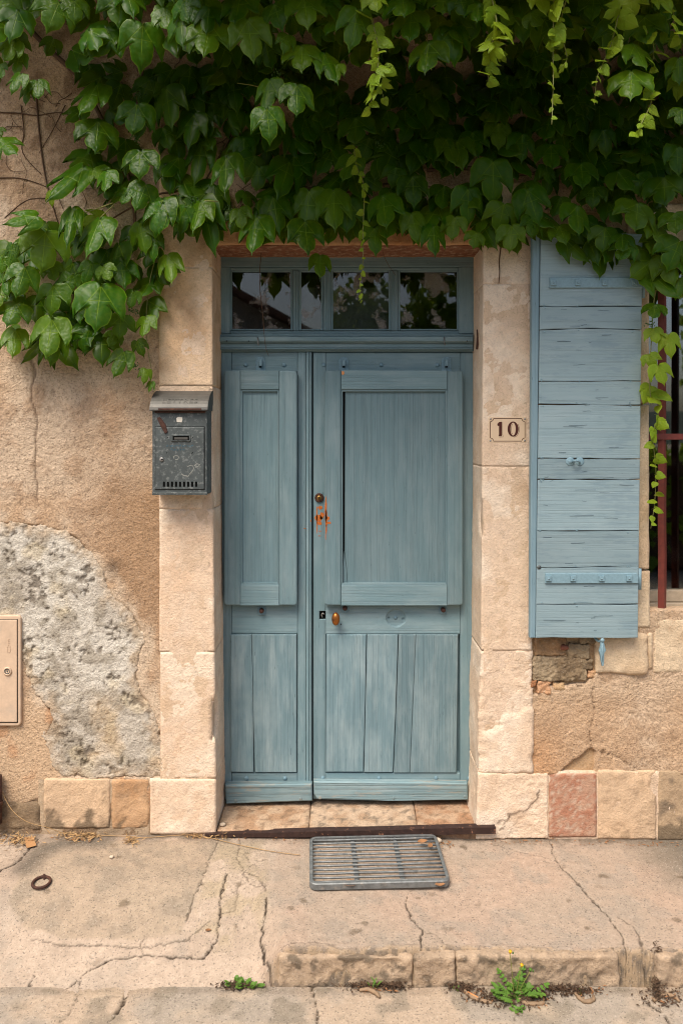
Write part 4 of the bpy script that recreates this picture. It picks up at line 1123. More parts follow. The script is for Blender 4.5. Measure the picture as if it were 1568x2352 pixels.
# ------------------------------------------------------------------ water-meter hatch at the far left
mb = thing('meter_hatch', 'cream plastic water meter hatch set in the grey cement', 'meter box', W(0, 1668, -.01))
prism('frame', ppoly(rrect(-150, 47.5, 1414, 1668, 9), -.026), -.026, .01, M['boxcream'], mb, .004, 2)
poly_board('frame_gap', [(-142, 1422.5), (40.5, 1422.5), (41.2, 1660.5), (-142, 1660.5)], -.0272, -.0262, 'black', mb, 0)
hd = prism('hatch_door', ppoly(rrect(-141, 39, 1424, 1659, 2), -.03), -.0305, -.0275, M['boxcream'], mb, .002)
hl = lathe('lock_boss', [(.0190, 0), (.0190, .003), (.0165, .006), (.0125, .0065), (.0125, .0045)], W(17.5, 1542, -.0305), (0, -1, 0), M['boxcream'], mb, 22)
lathe('lock_core', [(.0120, .001), (.0120, .0035), (.008, .0025), (.006, .001), (.0035, .001), (.003, .004), (.0005, .004)], W(17.5, 1542, -.0325), (0, -1, 0), M['zinc'], hl, 16)
for s, y in (('E', 1473), ('A', 1484), ('U', 1495)):
    text('embossed_letter', s, .026, .0011, M['boxcream'], hd, Matrix.Translation(W(20, y, -.0308)) @ Matrix.Rotation(math.pi / 2, 4, 'X'))
# dark pipe at the picture's left edge
dp = thing('drain_pipe', 'dark rusty drain pipe stub against the wall at the far left', 'pipe', W(-9, 1890, -.03))
tube('pipe', [W(-9, 1784, -.045), W(-9, 1835, -.045), W(-9, 1892, -.045)], .024, M['rust'], dp, 14)
lathe('collar', [(.026, 0), (.028, .004), (.028, .016), (.026, .02)], W(-9, 1852, -.045), (0, 0, 1), M['rust'], dp, 14)
# ------------------------------------------------------------------ window with bars, shutter
random.seed(21)
wi = thing('window', 'dark cream-framed window reflecting the sky behind red iron bars', 'window', (WX0 + .5, .15, WZ0), kind='thing')
zb_, zt_ = WZ0 + .004, WZ1
def xz(name, x0, x1, z0, z1, d0, d1, mat, par, b=.002): return box(name, (x0, d0, z0), (x1, d1, z1), M[mat], par, b)
WD = .155
fz = wz(1384, WD)
xz('frame_sill', WX0 + .004, WX1 - .004, zb_, fz, WD - .02, .22, 'creamwood', wi)
xz('bottom_rail', WX0 + .004, WX1 - .004, fz + .003, wz(1357, WD), WD, .21, 'creamwood', wi)
xz('frame_stile', WX0 + .004, WX0 + .03, wz(1357, WD) + .001, zt_, WD + .04, .21, 'creamwood', wi)
xz('frame_stile', WX1 - .03, WX1 - .004, wz(1357, WD) + .001, zt_, WD + .02, .21, 'creamwood', wi)
xz('top_rail', WX0 + .031, WX1 - .031, zt_ - .06, zt_ - .001, WD, .21, 'creamwood', wi)
xz('meeting_stile', WX0 + .46, WX0 + .54, wz(1357, WD) + .001, zt_ - .061, WD, .21, 'creamwood', wi)
xz('pane', WX0 + .031, WX0 + .459, wz(1357, WD) + .001, zt_ - .061, WD + .03, WD + .033, 'pane', wi, 0)
xz('pane', WX0 + .541, WX1 - .031, wz(1357, WD) + .001, zt_ - .061, WD + .03, WD + .033, 'pane', wi, 0)
wg = thing('window_bars', 'red oxide iron bars fixed across the window opening', 'window bars', (WX0 + .3, .03, WZ0))
for k in range(4):
    cxw = wx(1520, .03) + k * .2
    bm = bmesh.new(); s = .0125
    pf = [(-s * 1.5, 0), (0.2 * s, -s * 1.2), (s * 1.5, 0), (0.2 * s, s * 1.2)]
    rings = []
    for t in np.linspace(0, 1, 14):
        z = WZ0 - .002 + (WZ1 - WZ0 + .03) * t
        j = random.uniform(-.0012, .0012)
        rings.append([bm.verts.new((cxw + q[0] + j, .03 + q[1], z)) for q in pf])
    for r0, r1 in zip(rings[:-1], rings[1:]):
        for q in range(4): bm.faces.new((r0[q], r0[(q + 1) % 4], r1[(q + 1) % 4], r1[q]))
    bm.faces.new(rings[0]); bm.faces.new(rings[-1])
    from_bm('upright_bar', bm, M['redbar'], wg)
box('cross_bar', (WX0 - .02, .014, wz(1010, .02)), (WX1 + .02, .026, wz(996, .02)), M['redbar'], wg, .002)

SD = -.078
sh = thing('window_shutter', 'pale blue plank window shutter folded open against the wall', 'shutter', W(1345, 1465, -.05), kind='thing')
def sk(x, y): return x - 10.5 * (y - 600) / 865.0
ys_ = [536, 703, 758, 875, 928, 1052, 1101, 1219, 1305, 1388, 1465]
for i in range(len(ys_) - 1):
    y0, y1 = ys_[i] + (1.1 if i else 0), ys_[i + 1] - (.7 if i < len(ys_) - 2 else 0)
    rs = random.Random(100 + i)
    nn = 7
    top = [(sk(1241 + 234 * t, y0), y0 + rs.uniform(-.9, .9) + (2.5 * t if i in (4, 5) else 0) - (4 * math.sin(t * 3) if i == 2 else 0) - (3 * math.sin(t * 2.4) if i == 8 else 0)) for t in np.linspace(0, 1, nn)]
    bot = [(sk(1241 + 234 * t, y1), y1 + rs.uniform(-.9, .9) + (2.5 * t if i in (3, 4) else 0) - (4 * math.sin(t * 3) if i == 1 else 0) - (3 * math.sin(t * 2.4) if i == 7 else 0)) for t in np.linspace(1, 0, nn)]
    poly_board('board', top + bot, SD + rs.uniform(-.0012, .0012), SD + .026, 'shutx', sh, .0022)
poly_board('edge_batten', [(1222, 536), (1240, 536), (sk(1240.3, 1465), 1466), (1217, 1466)], SD + .004, SD + .034, 'shutz', sh, .005, 2)
poly_board('back_batten', [(1262, 620), (1450, 620), (1442, 672), (1256, 672)], SD + .0265, SD + .045, 'shutx', sh, .002)
poly_board('back_batten', [(1252, 1300), (1440, 1300), (1436, 1352), (1250, 1352)], SD + .0265, SD + .045, 'shutx', sh, .002)
def strap(x0, x1, y0, y1, bolts):
    s = poly_board('strap_hinge', [(x0, y0), (x1 - 4, y0 - .5), (x1, y0 + 4), (x1, y1 - .5), (x0, y1)], SD - .0090, SD - .0012, 'iron_blue', sh, .0016)
    for x in bolts:
        y = (y0 + y1) / 2
        n = poly_board('square_nut', [(x - 6.2, y - 6), (x + 6, y - 6.3), (x + 6.3, y + 5.8), (x - 5.8, y + 6)], SD - .0165, SD - .0092, 'iron_blue', s, .0010)
        lathe('bolt_end', [(.0042, 0), (.0042, .002), (.002, .003)], W(x, y, SD - .0165), (0, -1, 0), M['iron_blue'], s, 8)
strap(1262, 1475, 637, 660.5, (1271, 1327, 1389, 1457))
strap(1252, 1466, 1318, 1340.5, (1260, 1316, 1382, 1445))
for y in (660, 1330):
    tube('hinge_knuckle', [W(sk(1477, y), y - 24, SD + .012), W(sk(1477, y), y + 24, SD + .012)], .008, M['iron_blue'], sh, 10)
for x in (1309, 1331):
    dome('catch_rose', W(x, 1060, SD - .001), .0185, M['iron_blue'], sh, h=.22, n=18)
dome('catch_screw', W(1309, 1060, SD - .004), .0095, M['iron_blue'], sh, h=.5, n=12)
tube('catch_loop', spline([W(1331, 1062, SD - .006), W(1329, 1060, SD - .022), W(1322, 1058, SD - .030), W(1317, 1059, SD - .022), W(1316, 1061, SD - .004)], 4), .0042, M['iron_blue'], sh, 8)
lathe('knot_hole', [(.009, 0), (.009, .0015)], W(sk(1246, 1303), 1303, SD - .001), (0, -1, 0), M['zinc'], sh, 10)
for i in range(34):      # nail heads sunk along the plank edges
    rs = random.Random(700 + i)
    y = ys_[1 + i % 9] + rs.choice((-4, 4, 0)); x = sk(rs.choice((1250, 1250, 1330, 1452)) + rs.uniform(-4, 4), y)
    lathe('nail_head', [(.0032, 0), (.0030, .0012), (.001, .0014)], W(x, y, SD - .0012), (0, -1, 0), M['iron_blue'], sh, 7)
# long drying cracks in the paint
for i in range(44):
    rs = random.Random(1200 + i)
    y = rs.uniform(690, 1455); x = sk(rs.uniform(1248, 1440), y); l = rs.choice((8, 12, 18, 30, 45)) * rs.uniform(.7, 1.2)
    if x + l > sk(1470, y): l = sk(1470, y) - x
    if 632 < y < 666 or 1312 < y < 1344: continue
    pts, yy = [], y
    for k in range(5):
        pts.append((x + l * k / 4, yy)); yy += rs.uniform(-1.0, .8)
    stroke('paint_crack', pts, rs.uniform(.45, 1.0), SD - .0016, 'shutdark', sh)
# shutter stay, blue cast iron, below the shutter
st = thing('shutter_stay', 'small blue iron shutter stay hanging from the stone below the shutter', 'shutter stay', W(1382, 1530, -.04))
tube('arm', spline([W(1362, 1460, -.03), W(1370, 1470, -.05), W(1376, 1473, -.06), W(1382, 1471, -.07)], 4), [.006] * 13, M['iron_blue'], st, 8)
dome('rivet', W(1383, 1471, -.078), .009, M['iron_blue'], st, h=.7)
dr_ = [(1379, 1475), (1386, 1475), (1388, 1484), (1391, 1494), (1387, 1500), (1386.5, 1518), (1385.5, 1529), (1382, 1530), (1380, 1520), (1377.5, 1505), (1375, 1496), (1378, 1486)]
prism('pendant', ppoly(dr_, -.075), -.080, -.068, M['iron_blue'], st, .0035, 2)
tube('spine', [W(1382.5, 1478, -.081), W(1383.5, 1500, -.0815), W(1383.5, 1520, -.081)], [.002, .003, .0015], M['iron_blue'], st, 6)
# ------------------------------------------------------------------ the vine
def leaf_mesh(name, seed, mat, young=False):
    rs = random.Random(seed)
    lob = rs.uniform(.95, 1.3) if not young else .55       # how far the side lobes reach
    sin_ = rs.uniform(.02, .12) if not young else -.06
    fold, droop = rs.uniform(.04, .26), rs.uniform(-.04, .2)
    V, A, F, idx = [], [], [], {}
    def add(p, a):
        k = (round(p[0], 4), round(p[1], 4), a)
        if k not in idx:
            x, z = p
            y = fold * abs(x) + droop * z * z - (.05 if .3 < a < .6 else 0) + (.03 * math.sin(9 * x + seed) * (1 if a == 0 else .3)) + .05 * math.sin(5 * z + seed * 1.7) * abs(x)
            idx[k] = len(V); V.append((x, y, z)); A.append(a)
        return idx[k]
    for sgn in (1, -1):
        rj = lambda s=.012: rs.uniform(-s, s)
        T = (.53 + rs.uniform(-.06, .06), -.74 + rs.uniform(-.12, .08)) if not young else (.40, -.52)
        sx_, sz_ = rs.uniform(.17, .29), rs.uniform(-.50, -.38)
        O = [(.03, .05), (.11, .13), (.23, .155), (.36, .12), (.46, .02), (.515, -.13), (.535, -.30), (.535, -.48), T,
             (.415, (T[1] + sz_) / 2 - .03), (sx_, sz_), (max(.26, sx_), sz_ - .12), (.275, -.72), (.205, -.87), (.10, -1.0), (.03, -1.1)]
        if young: O = [(.035, .05), (.13, .12), (.26, .13), (.38, .07), (.45, -.05), (.47, -.2), (.46, -.33), (.43, -.44), (.40, -.52), (.37, -.50), (.34, -.52), (.32, -.58), (.28, -.67), (.21, -.78), (.13, -.89), (.05, -.97)]
        sv = lambda t: (T[0] * t * .98, T[1] * t * .98)
        S = [(0, 0), (0, 0), (0, 0), sv(.15), sv(.3), sv(.45), sv(.6), sv(.78), sv(.96), sv(.78), sv(.45), (0, -.36), (0, -.5), (0, -.66), (0, -.82), (0, -.93)]
        rows = []
        for i, (o, s) in enumerate(zip(O, S)):
            tooth = (.014 if i % 2 else -.010) if 1 < i < 15 and i not in (8, 10) else 0
            o = (o[0] + rj() + tooth, o[1] + rj())
            m_ = ((o[0] + s[0]) / 2, (o[1] + s[1]) / 2)
            rows.append([add((sgn * s[0], s[1]), 1.0), add((sgn * m_[0], m_[1]), .4), add((sgn * o[0], o[1]), 0.0)])
        tip = add((0, -1.21 if not young else -1.06), .9); rows.append([add((0, -1.02 if not young else -.99), 1.0), tip, tip])
        for r0, r1 in zip(rows[:-1], rows[1:]):
            for k in (0, 1):
                q = []
                for v in (r0[k], r1[k], r1[k + 1], r0[k + 1]):
                    if v not in q: q.append(v)
                if len(q) > 2: F.append(q if sgn > 0 else q[::-1])
        # web between midrib and side vein
        ctr = add((sgn * .10, -.24), .4)
        loop = [add((sgn * p[0], p[1]), 1.0) for p in ((0, 0), sv(.15), sv(.3), sv(.45))] + [add((0, -.36), 1.0)]
        for a_, b_ in zip(loop, loop[1:] + loop[:1]):
            F.append([ctr, b_, a_] if sgn > 0 else [ctr, a_, b_])
    # stalk
    st_, sf = tube_np([(0, 0, 0), (.02, .09, .13), (.05 * rs.choice((-1, 1)), .30, .24)], [.012, .011, .012], 3)
    o = len(V)
    V += [tuple(v) for v in st_]; A += [1.0] * len(st_); F += [[i + o for i in f] for f in sf]
    me = bpy.data.meshes.new(name)
    me.from_pydata(V, [], F)
    at = me.attributes.new('vein', 'FLOAT', 'POINT'); at.data.foreach_set('value', A)
    me.polygons.foreach_set('use_smooth', [True] * len(me.polygons))
    me.materials.append(mat)
    return me
LM = [leaf_mesh('leaf', 10 + i, M['leaf']) for i in range(9)]
YM = [leaf_mesh('young_leaf', 50 + i, M['young'], True) for i in range(4)]
YL = [leaf_mesh('leaf', 70 + i, M['young']) for i in range(3)]
vine = thing('climbing_vine', 'green climbing vine hanging over the wall above the door', 'vine', (0.0, -0.02, 2.2))
def leaf_mat4(px, py, tx, ty, w, d, tilt=25, yaw=0.0, asp=None):
    """stalk end at (px, py), tip at (tx, ty), width w in picture units, d in metres in front of the wall"""
    b = W(px, py, -d)
    k = U * (D - d) / D
    L = math.hypot(tx - px, ty - py) * k
    ang = math.atan2(tx - px, ty - py)          # 0 = straight down, + to the right
    T = math.radians(tilt)
    wid = w * k / 1.04
    L = max(L / 1.17 / max(.55, math.cos(T)), wid * .72)
    Mx = Matrix.Translation(b) @ Matrix.Rotation(-ang, 4, 'Y') @ Matrix.Rotation(math.radians(yaw), 4, 'Z') @ Matrix.Rotation(-T, 4, 'X') @ Matrix.Diagonal((wid, (wid + L) / 2, L, 1))
    return Mx
leaves = []       # (matrix, mesh, priority)
rl = random.Random(3)
def hand(lst, ox, oy, s, d, pri=1, tilt=(2, 30), var=None):
    for e in lst:
        px, py, tx, ty, w = [v * s for v in e[:5]]
        dd = (d(px + ox) if callable(d) else d) + (e[5] if len(e) > 5 else 0) + rl.uniform(-.03, .03)
        leaves.append((leaf_mat4(px + ox, py + oy, tx + ox, ty + oy, w, max(.02, dd), rl.uniform(*tilt), rl.uniform(-22, 22)), rl.choice(LM), pri + rl.random() * .1, (px + ox, py + oy)))
# sunlit outer leaves, top left (half-scale picture coordinates)
TOPL = [(490, 130, 435, 300, 210), (655, 115, 645, 320, 200), (965, 110, 948, 300, 205), (1138, 95, 1165, 300, 190), (1105, -20, 1108, 155, 180), (1385, 215, 1390, 355, 180), (1365, 395, 1355, 550, 160), (1240, 370, 1225, 540, 140), (1225, 500, 1240, 660, 155), (1395, -10, 1415, 155, 185), (270, 10, 225, 135, 190), (550, -20, 545, 130, 195), (1260, 20, 1300, 140, 150), (1490, 250, 1525, 425, 130), (1550, 70, 1515, 190, 140), (20, -30, 35, 120, 140), (340, 0, 345, 110, 130), (845, 0, 870, 90, 150), (930, 10, 965, 100, 160), (60, 190, 30, 300, 120), (90, 250, 80, 360, 90), (95, 340, 70, 440, 95), (125, 400, 125, 490, 70), (0, 300, 30, 370, 80), (170, 370, 185, 470, 100), (760, 40, 780, 160, 140), (1480, -20, 1500, 90, 150), (1320, 160, 1300, 250, 90), (1545, 300, 1555, 400, 90)]
hand(TOPL, 0, 0, .5, lambda x: .36 + .30 * float(ss(250, 520, x)), 5)
MIDL = [(445, 390, 410, 570, 165), (630, 480, 610, 630, 170), (450, 560, 435, 720, 190), (645, 695, 650, 825, 175), (380, 770, 280, 980, 150), (1040, 725, 1075, 920, 155), (670, 850, 620, 980, 140), (745, 935, 740, 1080, 165), (430, 780, 480, 830, 110), (490, 790, 510, 900, 110), (590, 870, 570, 950, 100), (0, 640, 85, 740, 130), (-10, 590, 10, 630, 60)]
hand(MIDL, 0, 0, .5, .22, 4.5)
DRKL = [(765, 410, 820, 610, 170), (750, 590, 790, 700, 130), (930, 930, 1000, 1180, 155), (890, 530, 880, 700, 145), (930, 650, 905, 870, 140), (880, 180, 900, 330, 140), (1350, 720, 1340, 860, 165), (1190, 770, 1180, 880, 140), (560, 330, 500, 310, 120), (1150, 330, 1140, 470, 130), (1110, 640, 1100, 740, 120), (1230, 660, 1220, 760, 110), (990, 860, 1000, 1000, 120), (820, 900, 850, 1050, 130), (760, 760, 780, 900, 120)]
hand(DRKL, 0, 0, .5, .08, 3)
HANG = [(1255, 910, 1280, 1090, 150), (1420, 880, 1405, 1090, 175), (1180, 1000, 1180, 1190, 165), (1400, 1020, 1400, 1190, 165), (1530, 880, 1535, 1080, 160), (1100, 960, 1120, 1060, 110)]
hand(HANG, 0, 0, .5, .15, 4)
LOWL = [(325, 300, 300, 600, 345), (720, 205, 700, 500, 285), (520, 130, 525, 445, 160), (725, 685, 695, 1025, 355), (375, 925, 365, 1220, 280), (385, 680, 370, 900, 265, -.05), (120, 810, 85, 960, 245, -.04), (110, 1000, 110, 1215, 190, -.04), (180, 550, 120, 780, 230), (1045, 905, 1060, 1060, 170, -.08), (890, 1155, 835, 1350, 185, -.08), (985, 1075, 1030, 1190, 120, -.1), (830, 1020, 800, 1090, 140, -.1), (1050, 1280, 1030, 1380, 95, -.1), (1085, 1370, 1075, 1450, 65, -.1), (1205, 465, 1265, 690, 185, -.05), (865, 510, 895, 720, 225, -.06), (870, 900, 855, 1030, 205, -.08), (640, 1000, 600, 1150, 210, -.09), (400, 1050, 350, 1250, 235, -.06), (1165, 60, 1140, 330, 265), (1005, 230, 1055, 460, 225), (1440, 80, 1450, 330, 225, -.05), (20, 480, 10, 600, 120), (30, 590, 75, 770, 145), (90, 380, 70, 530, 100), (260, 180, 80, 300, 190), (660, 520, 600, 680, 150, -.02), (740, 540, 800, 650, 150, -.02), (960, 720, 930, 850, 130, -.08), (1330, 120, 1300, 330, 160, -.06), (1080, 300, 1110, 520, 170, -.06), (-30, 700, 10, 860, 170, -.03), (520, 600, 470, 760, 170, -.06), (360, 520, 400, 660, 160, -.07), (600, 240, 560, 330, 140, -.05), (760, 760, 800, 960, 160, -.08), (1290, 230, 1300, 380, 120, -.07)]
hand(LOWL, 0, 439, .32, .20, 4.6)
TOPR = [(75, 50, 35, 240, 165), (280, -20, 305, 115, 205), (320, 60, 320, 225, 170, -.05), (400, 200, 400, 375, 185), (500, 130, 520, 300, 165, -.08), (630, 20, 620, 125, 130), (830, 50, 835, 210, 140, -.06), (1390, 80, 1400, 230, 185), (1345, 210, 1355, 345, 165), (1330, 330, 1320, 485, 195), (1545, 270, 1545, 400, 110), (1565, 500, 1550, 580, 110), (1525, 150, 1515, 260, 130, -.05), (540, -20, 560, 60, 140), (470, -20, 460, 70, 140), (770, 40, 740, 140, 130, -.05), (870, 60, 900, 110, 110), (1200, 20, 1230, 120, 150, -.08), (1500, 10, 1490, 60, 120), (1160, -20, 1150, 60, 140, -.05), (190, 0, 200, 100, 140, -.05)]
hand(TOPR, 784, 0, .5, .68, 5)
LOWR = [(65, 545, 70, 660, 170), (55, 720, 10, 850, 130), (695, 745, 700, 940, 200), (580, 870, 590, 1040, 160), (855, 875, 905, 1040, 160), (745, 940, 720, 1070, 155), (1080, 950, 1050, 1095, 165), (1360, 935, 1315, 1080, 205, .05), (1480, 820, 1480, 930, 180, .05), (1210, 1050, 1195, 1165, 140), (190, 905, 220, 1070, 165), (325, 815, 330, 960, 150), (530, 650, 560, 780, 140, -.05), (600, 610, 620, 740, 130, -.05), (720, 570, 720, 690, 140, -.07), (1100, 755, 1095, 880, 150), (960, 670, 960, 800, 150, -.04), (1270, 790, 1310, 900, 150), (420, 1040, 410, 1190, 120), (780, 1040, 770, 1165, 130), (880, 1000, 860, 1100, 120, -.03), (1550, 1110, 1510, 1200, 190, .08), (320, 985, 350, 1130, 125), (30, 920, 20, 1080, 160), (760, 350, 750, 480, 150, -.06), (1080, 440, 1100, 560, 150, -.06), (960, 540, 930, 660, 140, -.06), (1200, 600, 1230, 720, 150, -.06), (830, 620, 820, 750, 140, -.05), (1290, 1080, 1280, 1170, 120), (1000, 1040, 1020, 1130, 120), (620, 1070, 600, 1140, 100), (1440, 1040, 1450, 1130, 130, .05), (1530, 980, 1530, 1080, 140, .06), (1360, 800, 1380, 900, 130), (470, 860, 440, 980, 130, -.03), (150, 1050, 150, 1180, 130, -.03), (1540, 680, 1520, 820, 150, .05), (520, 1000, 505, 1110, 120, -.03), (1160, 860, 1150, 960, 120, -.02), (250, 770, 230, 860, 110, -.05), (390, 660, 370, 760, 120, -.06), (480, 640, 500, 780, 130, -.05)]
hand(LOWR, 784, 0, .5, .16, 3.6)
# over the shutter's corner and down beside the window (picture coordinates)
WINV = [(1505, 545, 1480, 590, 60), (1440, 560, 1420, 600, 60), (1525, 590, 1545, 660, 75), (1500, 640, 1508, 665, 45), (1490, 625, 1530, 700, 72), (1505, 700, 1500, 725, 55), (1555, 560, 1540, 640, 70), (1495, 600, 1440, 640, 80), (1475, 575, 1450, 615, 62), (1560, 640, 1550, 690, 50)]
hand(WINV, 0, 0, 1, .15, 4.5)
# a wide leaf hanging in front of the transom
leaves.append((leaf_mat4(735, 588, 732, 645, 52, .05, 20, 10), LM[2], 4.4, (735, 588)))
# ---- fill: darker leaves close to the wall and an unseen thick overhang shaped to shade them
def fill(n, poly, d0, d1, s0, s1, pri, tilt=(5, 40), mindist=20, seed=0, out=None):
    rs = random.Random(seed)
    xs = [p[0] for p in poly]; ys2 = [p[1] for p in poly]
    P, tries = [], 0
    while len(P) < n and tries < n * 40:
        tries += 1
        x, y = rs.uniform(min(xs), max(xs)), rs.uniform(min(ys2), max(ys2))
        if sdf(np.array([x]), np.array([y]), poly)[0] > 0: continue
        if any((x - a) ** 2 + (y - b) ** 2 < mindist ** 2 for a, b in P): continue
        P.append((x, y))
        w = rs.uniform(s0, s1); a = rs.gauss(0, 22)
        d = rs.uniform(d0, d1)
        l = w * rs.uniform(.85, 1.15)
        leaves.append((leaf_mat4(x, y, x + l * math.sin(math.radians(a)), y + l * math.cos(math.radians(a)), w, d, rs.uniform(*tilt), rs.uniform(-30, 30)), rs.choice(LM), pri + rs.random() * .5, (x, y)))
fill(95, [(-40, -40), (1610, -40), (1610, 90), (1250, 120), (1000, 100), (700, 110), (420, 95), (200, 110), (60, 140), (-40, 180)], .15, .40, 45, 92, 2, seed=1, mindist=26)
fill(60, [(400, -40), (1610, -40), (1610, 70), (400, 70)], .40, .64, 45, 90, 2.2, seed=11, mindist=30)
fill(34, [(520, 200), (760, 230), (900, 150), (1060, 160), (1060, 300), (900, 360), (780, 380), (560, 400)], .03, .10, 50, 85, 2, seed=12, mindist=30)
fill(30, [(180, 150), (330, 140), (400, 200), (470, 300), (500, 420), (500, 540), (430, 540), (260, 480), (190, 420), (170, 260)], .02, .07, 45, 80, 2, seed=2, mindist=26)
fill(100, [(860, 110), (1610, 90), (1610, 600), (1480, 590), (1250, 560), (1100, 530), (950, 520), (860, 480), (900, 330), (1010, 280), (1000, 200)], .02, .10, 45, 85, 2, seed=3, mindist=25)
fill(34, [(20, 560), (150, 480), (300, 500), (390, 560), (390, 640), (330, 720), (250, 780), (120, 790), (20, 760)], .02, .07, 45, 85, 2, seed=4, mindist=28)
fill(40, [(480, 420), (620, 430), (800, 380), (860, 420), (1000, 430), (1240, 480), (1240, 540), (1000, 490), (860, 505), (700, 520), (520, 505)], .02, .07, 45, 80, 2, seed=5, mindist=24)
fill(30, [(500, 110), (760, 110), (800, 200), (760, 260), (640, 200), (520, 190)], .04, .12, 55, 80, 2, seed=6, mindist=28)
fill(170, [(-420, -620), (380, -620), (380, -70), (-420, -70)], .06, .38, 60, 115, 0, tilt=(10, 60), seed=7, mindist=24)
fill(620, [(380, -620), (1990, -620), (1990, -70), (380, -70)], .06, .84, 60, 115, 0, tilt=(10, 60), seed=17, mindist=22)
fill(80, [(-420, -330), (380, -330), (380, -110), (-420, -110)], .02, .34, 85, 120, 0, tilt=(60, 88), seed=8, mindist=22)  # leaves laid flat out of view, added to block light from above
fill(330, [(380, -330), (1990, -330), (1990, -110), (380, -110)], .02, .8, 85, 120, 0, tilt=(60, 88), seed=18, mindist=18)
fill(60, [(1600, -20), (1990, -20), (1990, 480), (1600, 560)], .05, .25, 60, 90, 0, seed=9, mindist=30)
fill(70, [(840, 120), (1120, 110), (1580, 130), (1580, 420), (1240, 400), (1040, 340), (880, 380)], .02, .06, 50, 90, 1.8, seed=21, mindist=26)
fill(26, [(320, 150), (520, 150), (540, 330), (470, 330), (400, 220)], .02, .05, 45, 80, 1.8, seed=22, mindist=34)
# ---- woody stems
def stem(pts, r, d, name='branch', mat='stem'):
    P = [W(x, y, -(d if not isinstance(d, list) else d[i])) for i, (x, y) in enumerate(pts)]
    P = spline(P, 5)
    n = len(P)
    return tube(name, P, [r * (1 - .5 * i / n) for i in range(n)], M[mat], vine, 6)
stem([(-60, -30), (40, 40), (110, 110), (190, 190), (260, 330), (300, 420), (310, 520)], .013, .03)
stem([(82, 205), (90, 300), (100, 380), (112, 440), (130, 500), (160, 600), (190, 700)], .0045, .014)
stem([(-20, 257), (40, 259), (85, 264), (140, 258), (200, 280)], .0032, .012)
stem([(-20, 408), (40, 408), (80, 418), (106, 428)], .0028, .012)
stem([(110, 455), (60, 460), (10, 500)], .0028, .012)
stem([(48, 240), (55, 300), (52, 350), (95, 400)], .0028, .012)
stem([(150, 240), (120, 300), (90, 350)], .0022, .012)
stem([(320, 280), (316, 200), (330, 140), (300, 60), (340, -40)], .008, .05)
stem([(440, 430), (400, 440), (350, 450), (260, 500)], .006, .06)
stem([(620, 120), (560, 230), (520, 330), (470, 420), (440, 520)], .006, .03)
stem([(980, 390), (1100, 385), (1200, 400), (1320, 380), (1500, 410), (1600, 400)], .008, .04)
stem([(700, 430), (800, 440), (900, 420), (1000, 430)], .006, .04)
stem([(-100, -80), (300, -60), (700, -90), (1100, -60), (1650, -80)], .016, .2)
stem([(1000, -60), (980, 60), (990, 160)], .004, .3, mat='greenstem')
stem([(372, 545), (345, 640), (335, 760), (350, 860)], .0026, .05, mat='greenstem')
stem([(1500, 520), (1515, 600), (1500, 700), (1495, 790), (1490, 860), (1495, 930)], .003, .11, mat='greenstem')
stem([(602, 560), (596, 640), (603, 720), (609, 790), (617, 818)], .0017, -.12, 'twig')
stem([(885, 560), (880, 580), (890, 605), (908, 632)], .0014, -.10, 'twig')
stem([(1150, 565), (1146, 600), (1147, 625), (1145, 650)], .0032, .016, 'twig')
for a in ([(260, 465), (225, 478), (190, 490)], [(262, 470), (230, 500), (215, 525)], [(640, 200), (680, 190)], [(470, 460), (500, 462)], [(620, 205), (580, 195), (545, 190)]):
    stem(a, .0028, .17, 'leaf_stalk', 'greenstem')
rt = random.Random(44)
for k in range(34):
    x, y = (rt.uniform(-10, 200), rt.uniform(210, 480)) if k % 2 else (rt.uniform(280, 760), rt.uniform(120, 440))
    a = rt.uniform(0, 6.28); pts = [(x, y)]
    for q in range(rt.randint(3, 6)):
        a += rt.gauss(0, .5); x += math.cos(a) * 17; y += math.sin(a) * 17; pts.append((x, y))
    stem(pts, rt.uniform(.0009, .0022), .014, 'tendril')
# ---- hanging shoots with small young leaves
def shoot(pts, r, d, n, w0, w1, seed, big=0):
    rs = random.Random(seed)
    pts = [(x + rs.gauss(0, 5) * (i > 0), y) for i, (x, y) in enumerate(pts)]
    P = spline([W(x, y, -d + .03 * math.sin(i * 1.7 + seed)) for i, (x, y) in enumerate(pts)], 8)
    m = len(P)
    s = tube('hanging_shoot', P, [r * (1 - .6 * i / m) for i in range(m)], M['greenstem'], vine, 5)
    for k in range(n):
        t = (k + .5) / n
        p = P[min(m - 1, int(t * (m - 1)))]
        w = (w0 + (w1 - w0) * t) * rs.uniform(.6, 1.3)
        sg = 1 if k % 2 else -1
        ang = sg * rs.uniform(15, 75)
        L = w * U * rs.uniform(.9, 1.15)
        Mx = Matrix.Translation(p) @ Matrix.Rotation(math.radians(-ang), 4, 'Y') @ Matrix.Rotation(math.radians(rs.uniform(-55, 55)), 4, 'Z') @ Matrix.Rotation(math.radians(-rs.uniform(-10, 60)), 4, 'X') @ Matrix.Translation((0, -.002, -w * U * .10)) @ Matrix.Diagonal((w * U, w * U, L, 1))
        o = bpy.data.objects.new('young_leaf', rs.choice(YM if rs.random() < .7 else YL)); COL.objects.link(o); o.parent = s
        o.matrix_local = Matrix.Translation(-LOC[s]) @ Mx
        NSH.append(o)
NSH = []
shoot([(852, 40), (858, 90), (868, 140), (862, 200), (852, 262)], .0028, .72, 13, 32, 20, 1)
shoot([(812, 330), (822, 380), (834, 430), (833, 520), (829, 600), (833, 660), (833, 692)], .0022, .20, 24, 21, 8, 2)
shoot([(1128, -10), (1134, 60), (1128, 120), (1115, 190)], .0025, .74, 12, 36, 20, 3)
shoot([(1272, -20), (1268, 60), (1272, 120), (1268, 200), (1262, 285)], .0024, .76, 14, 34, 9, 4)
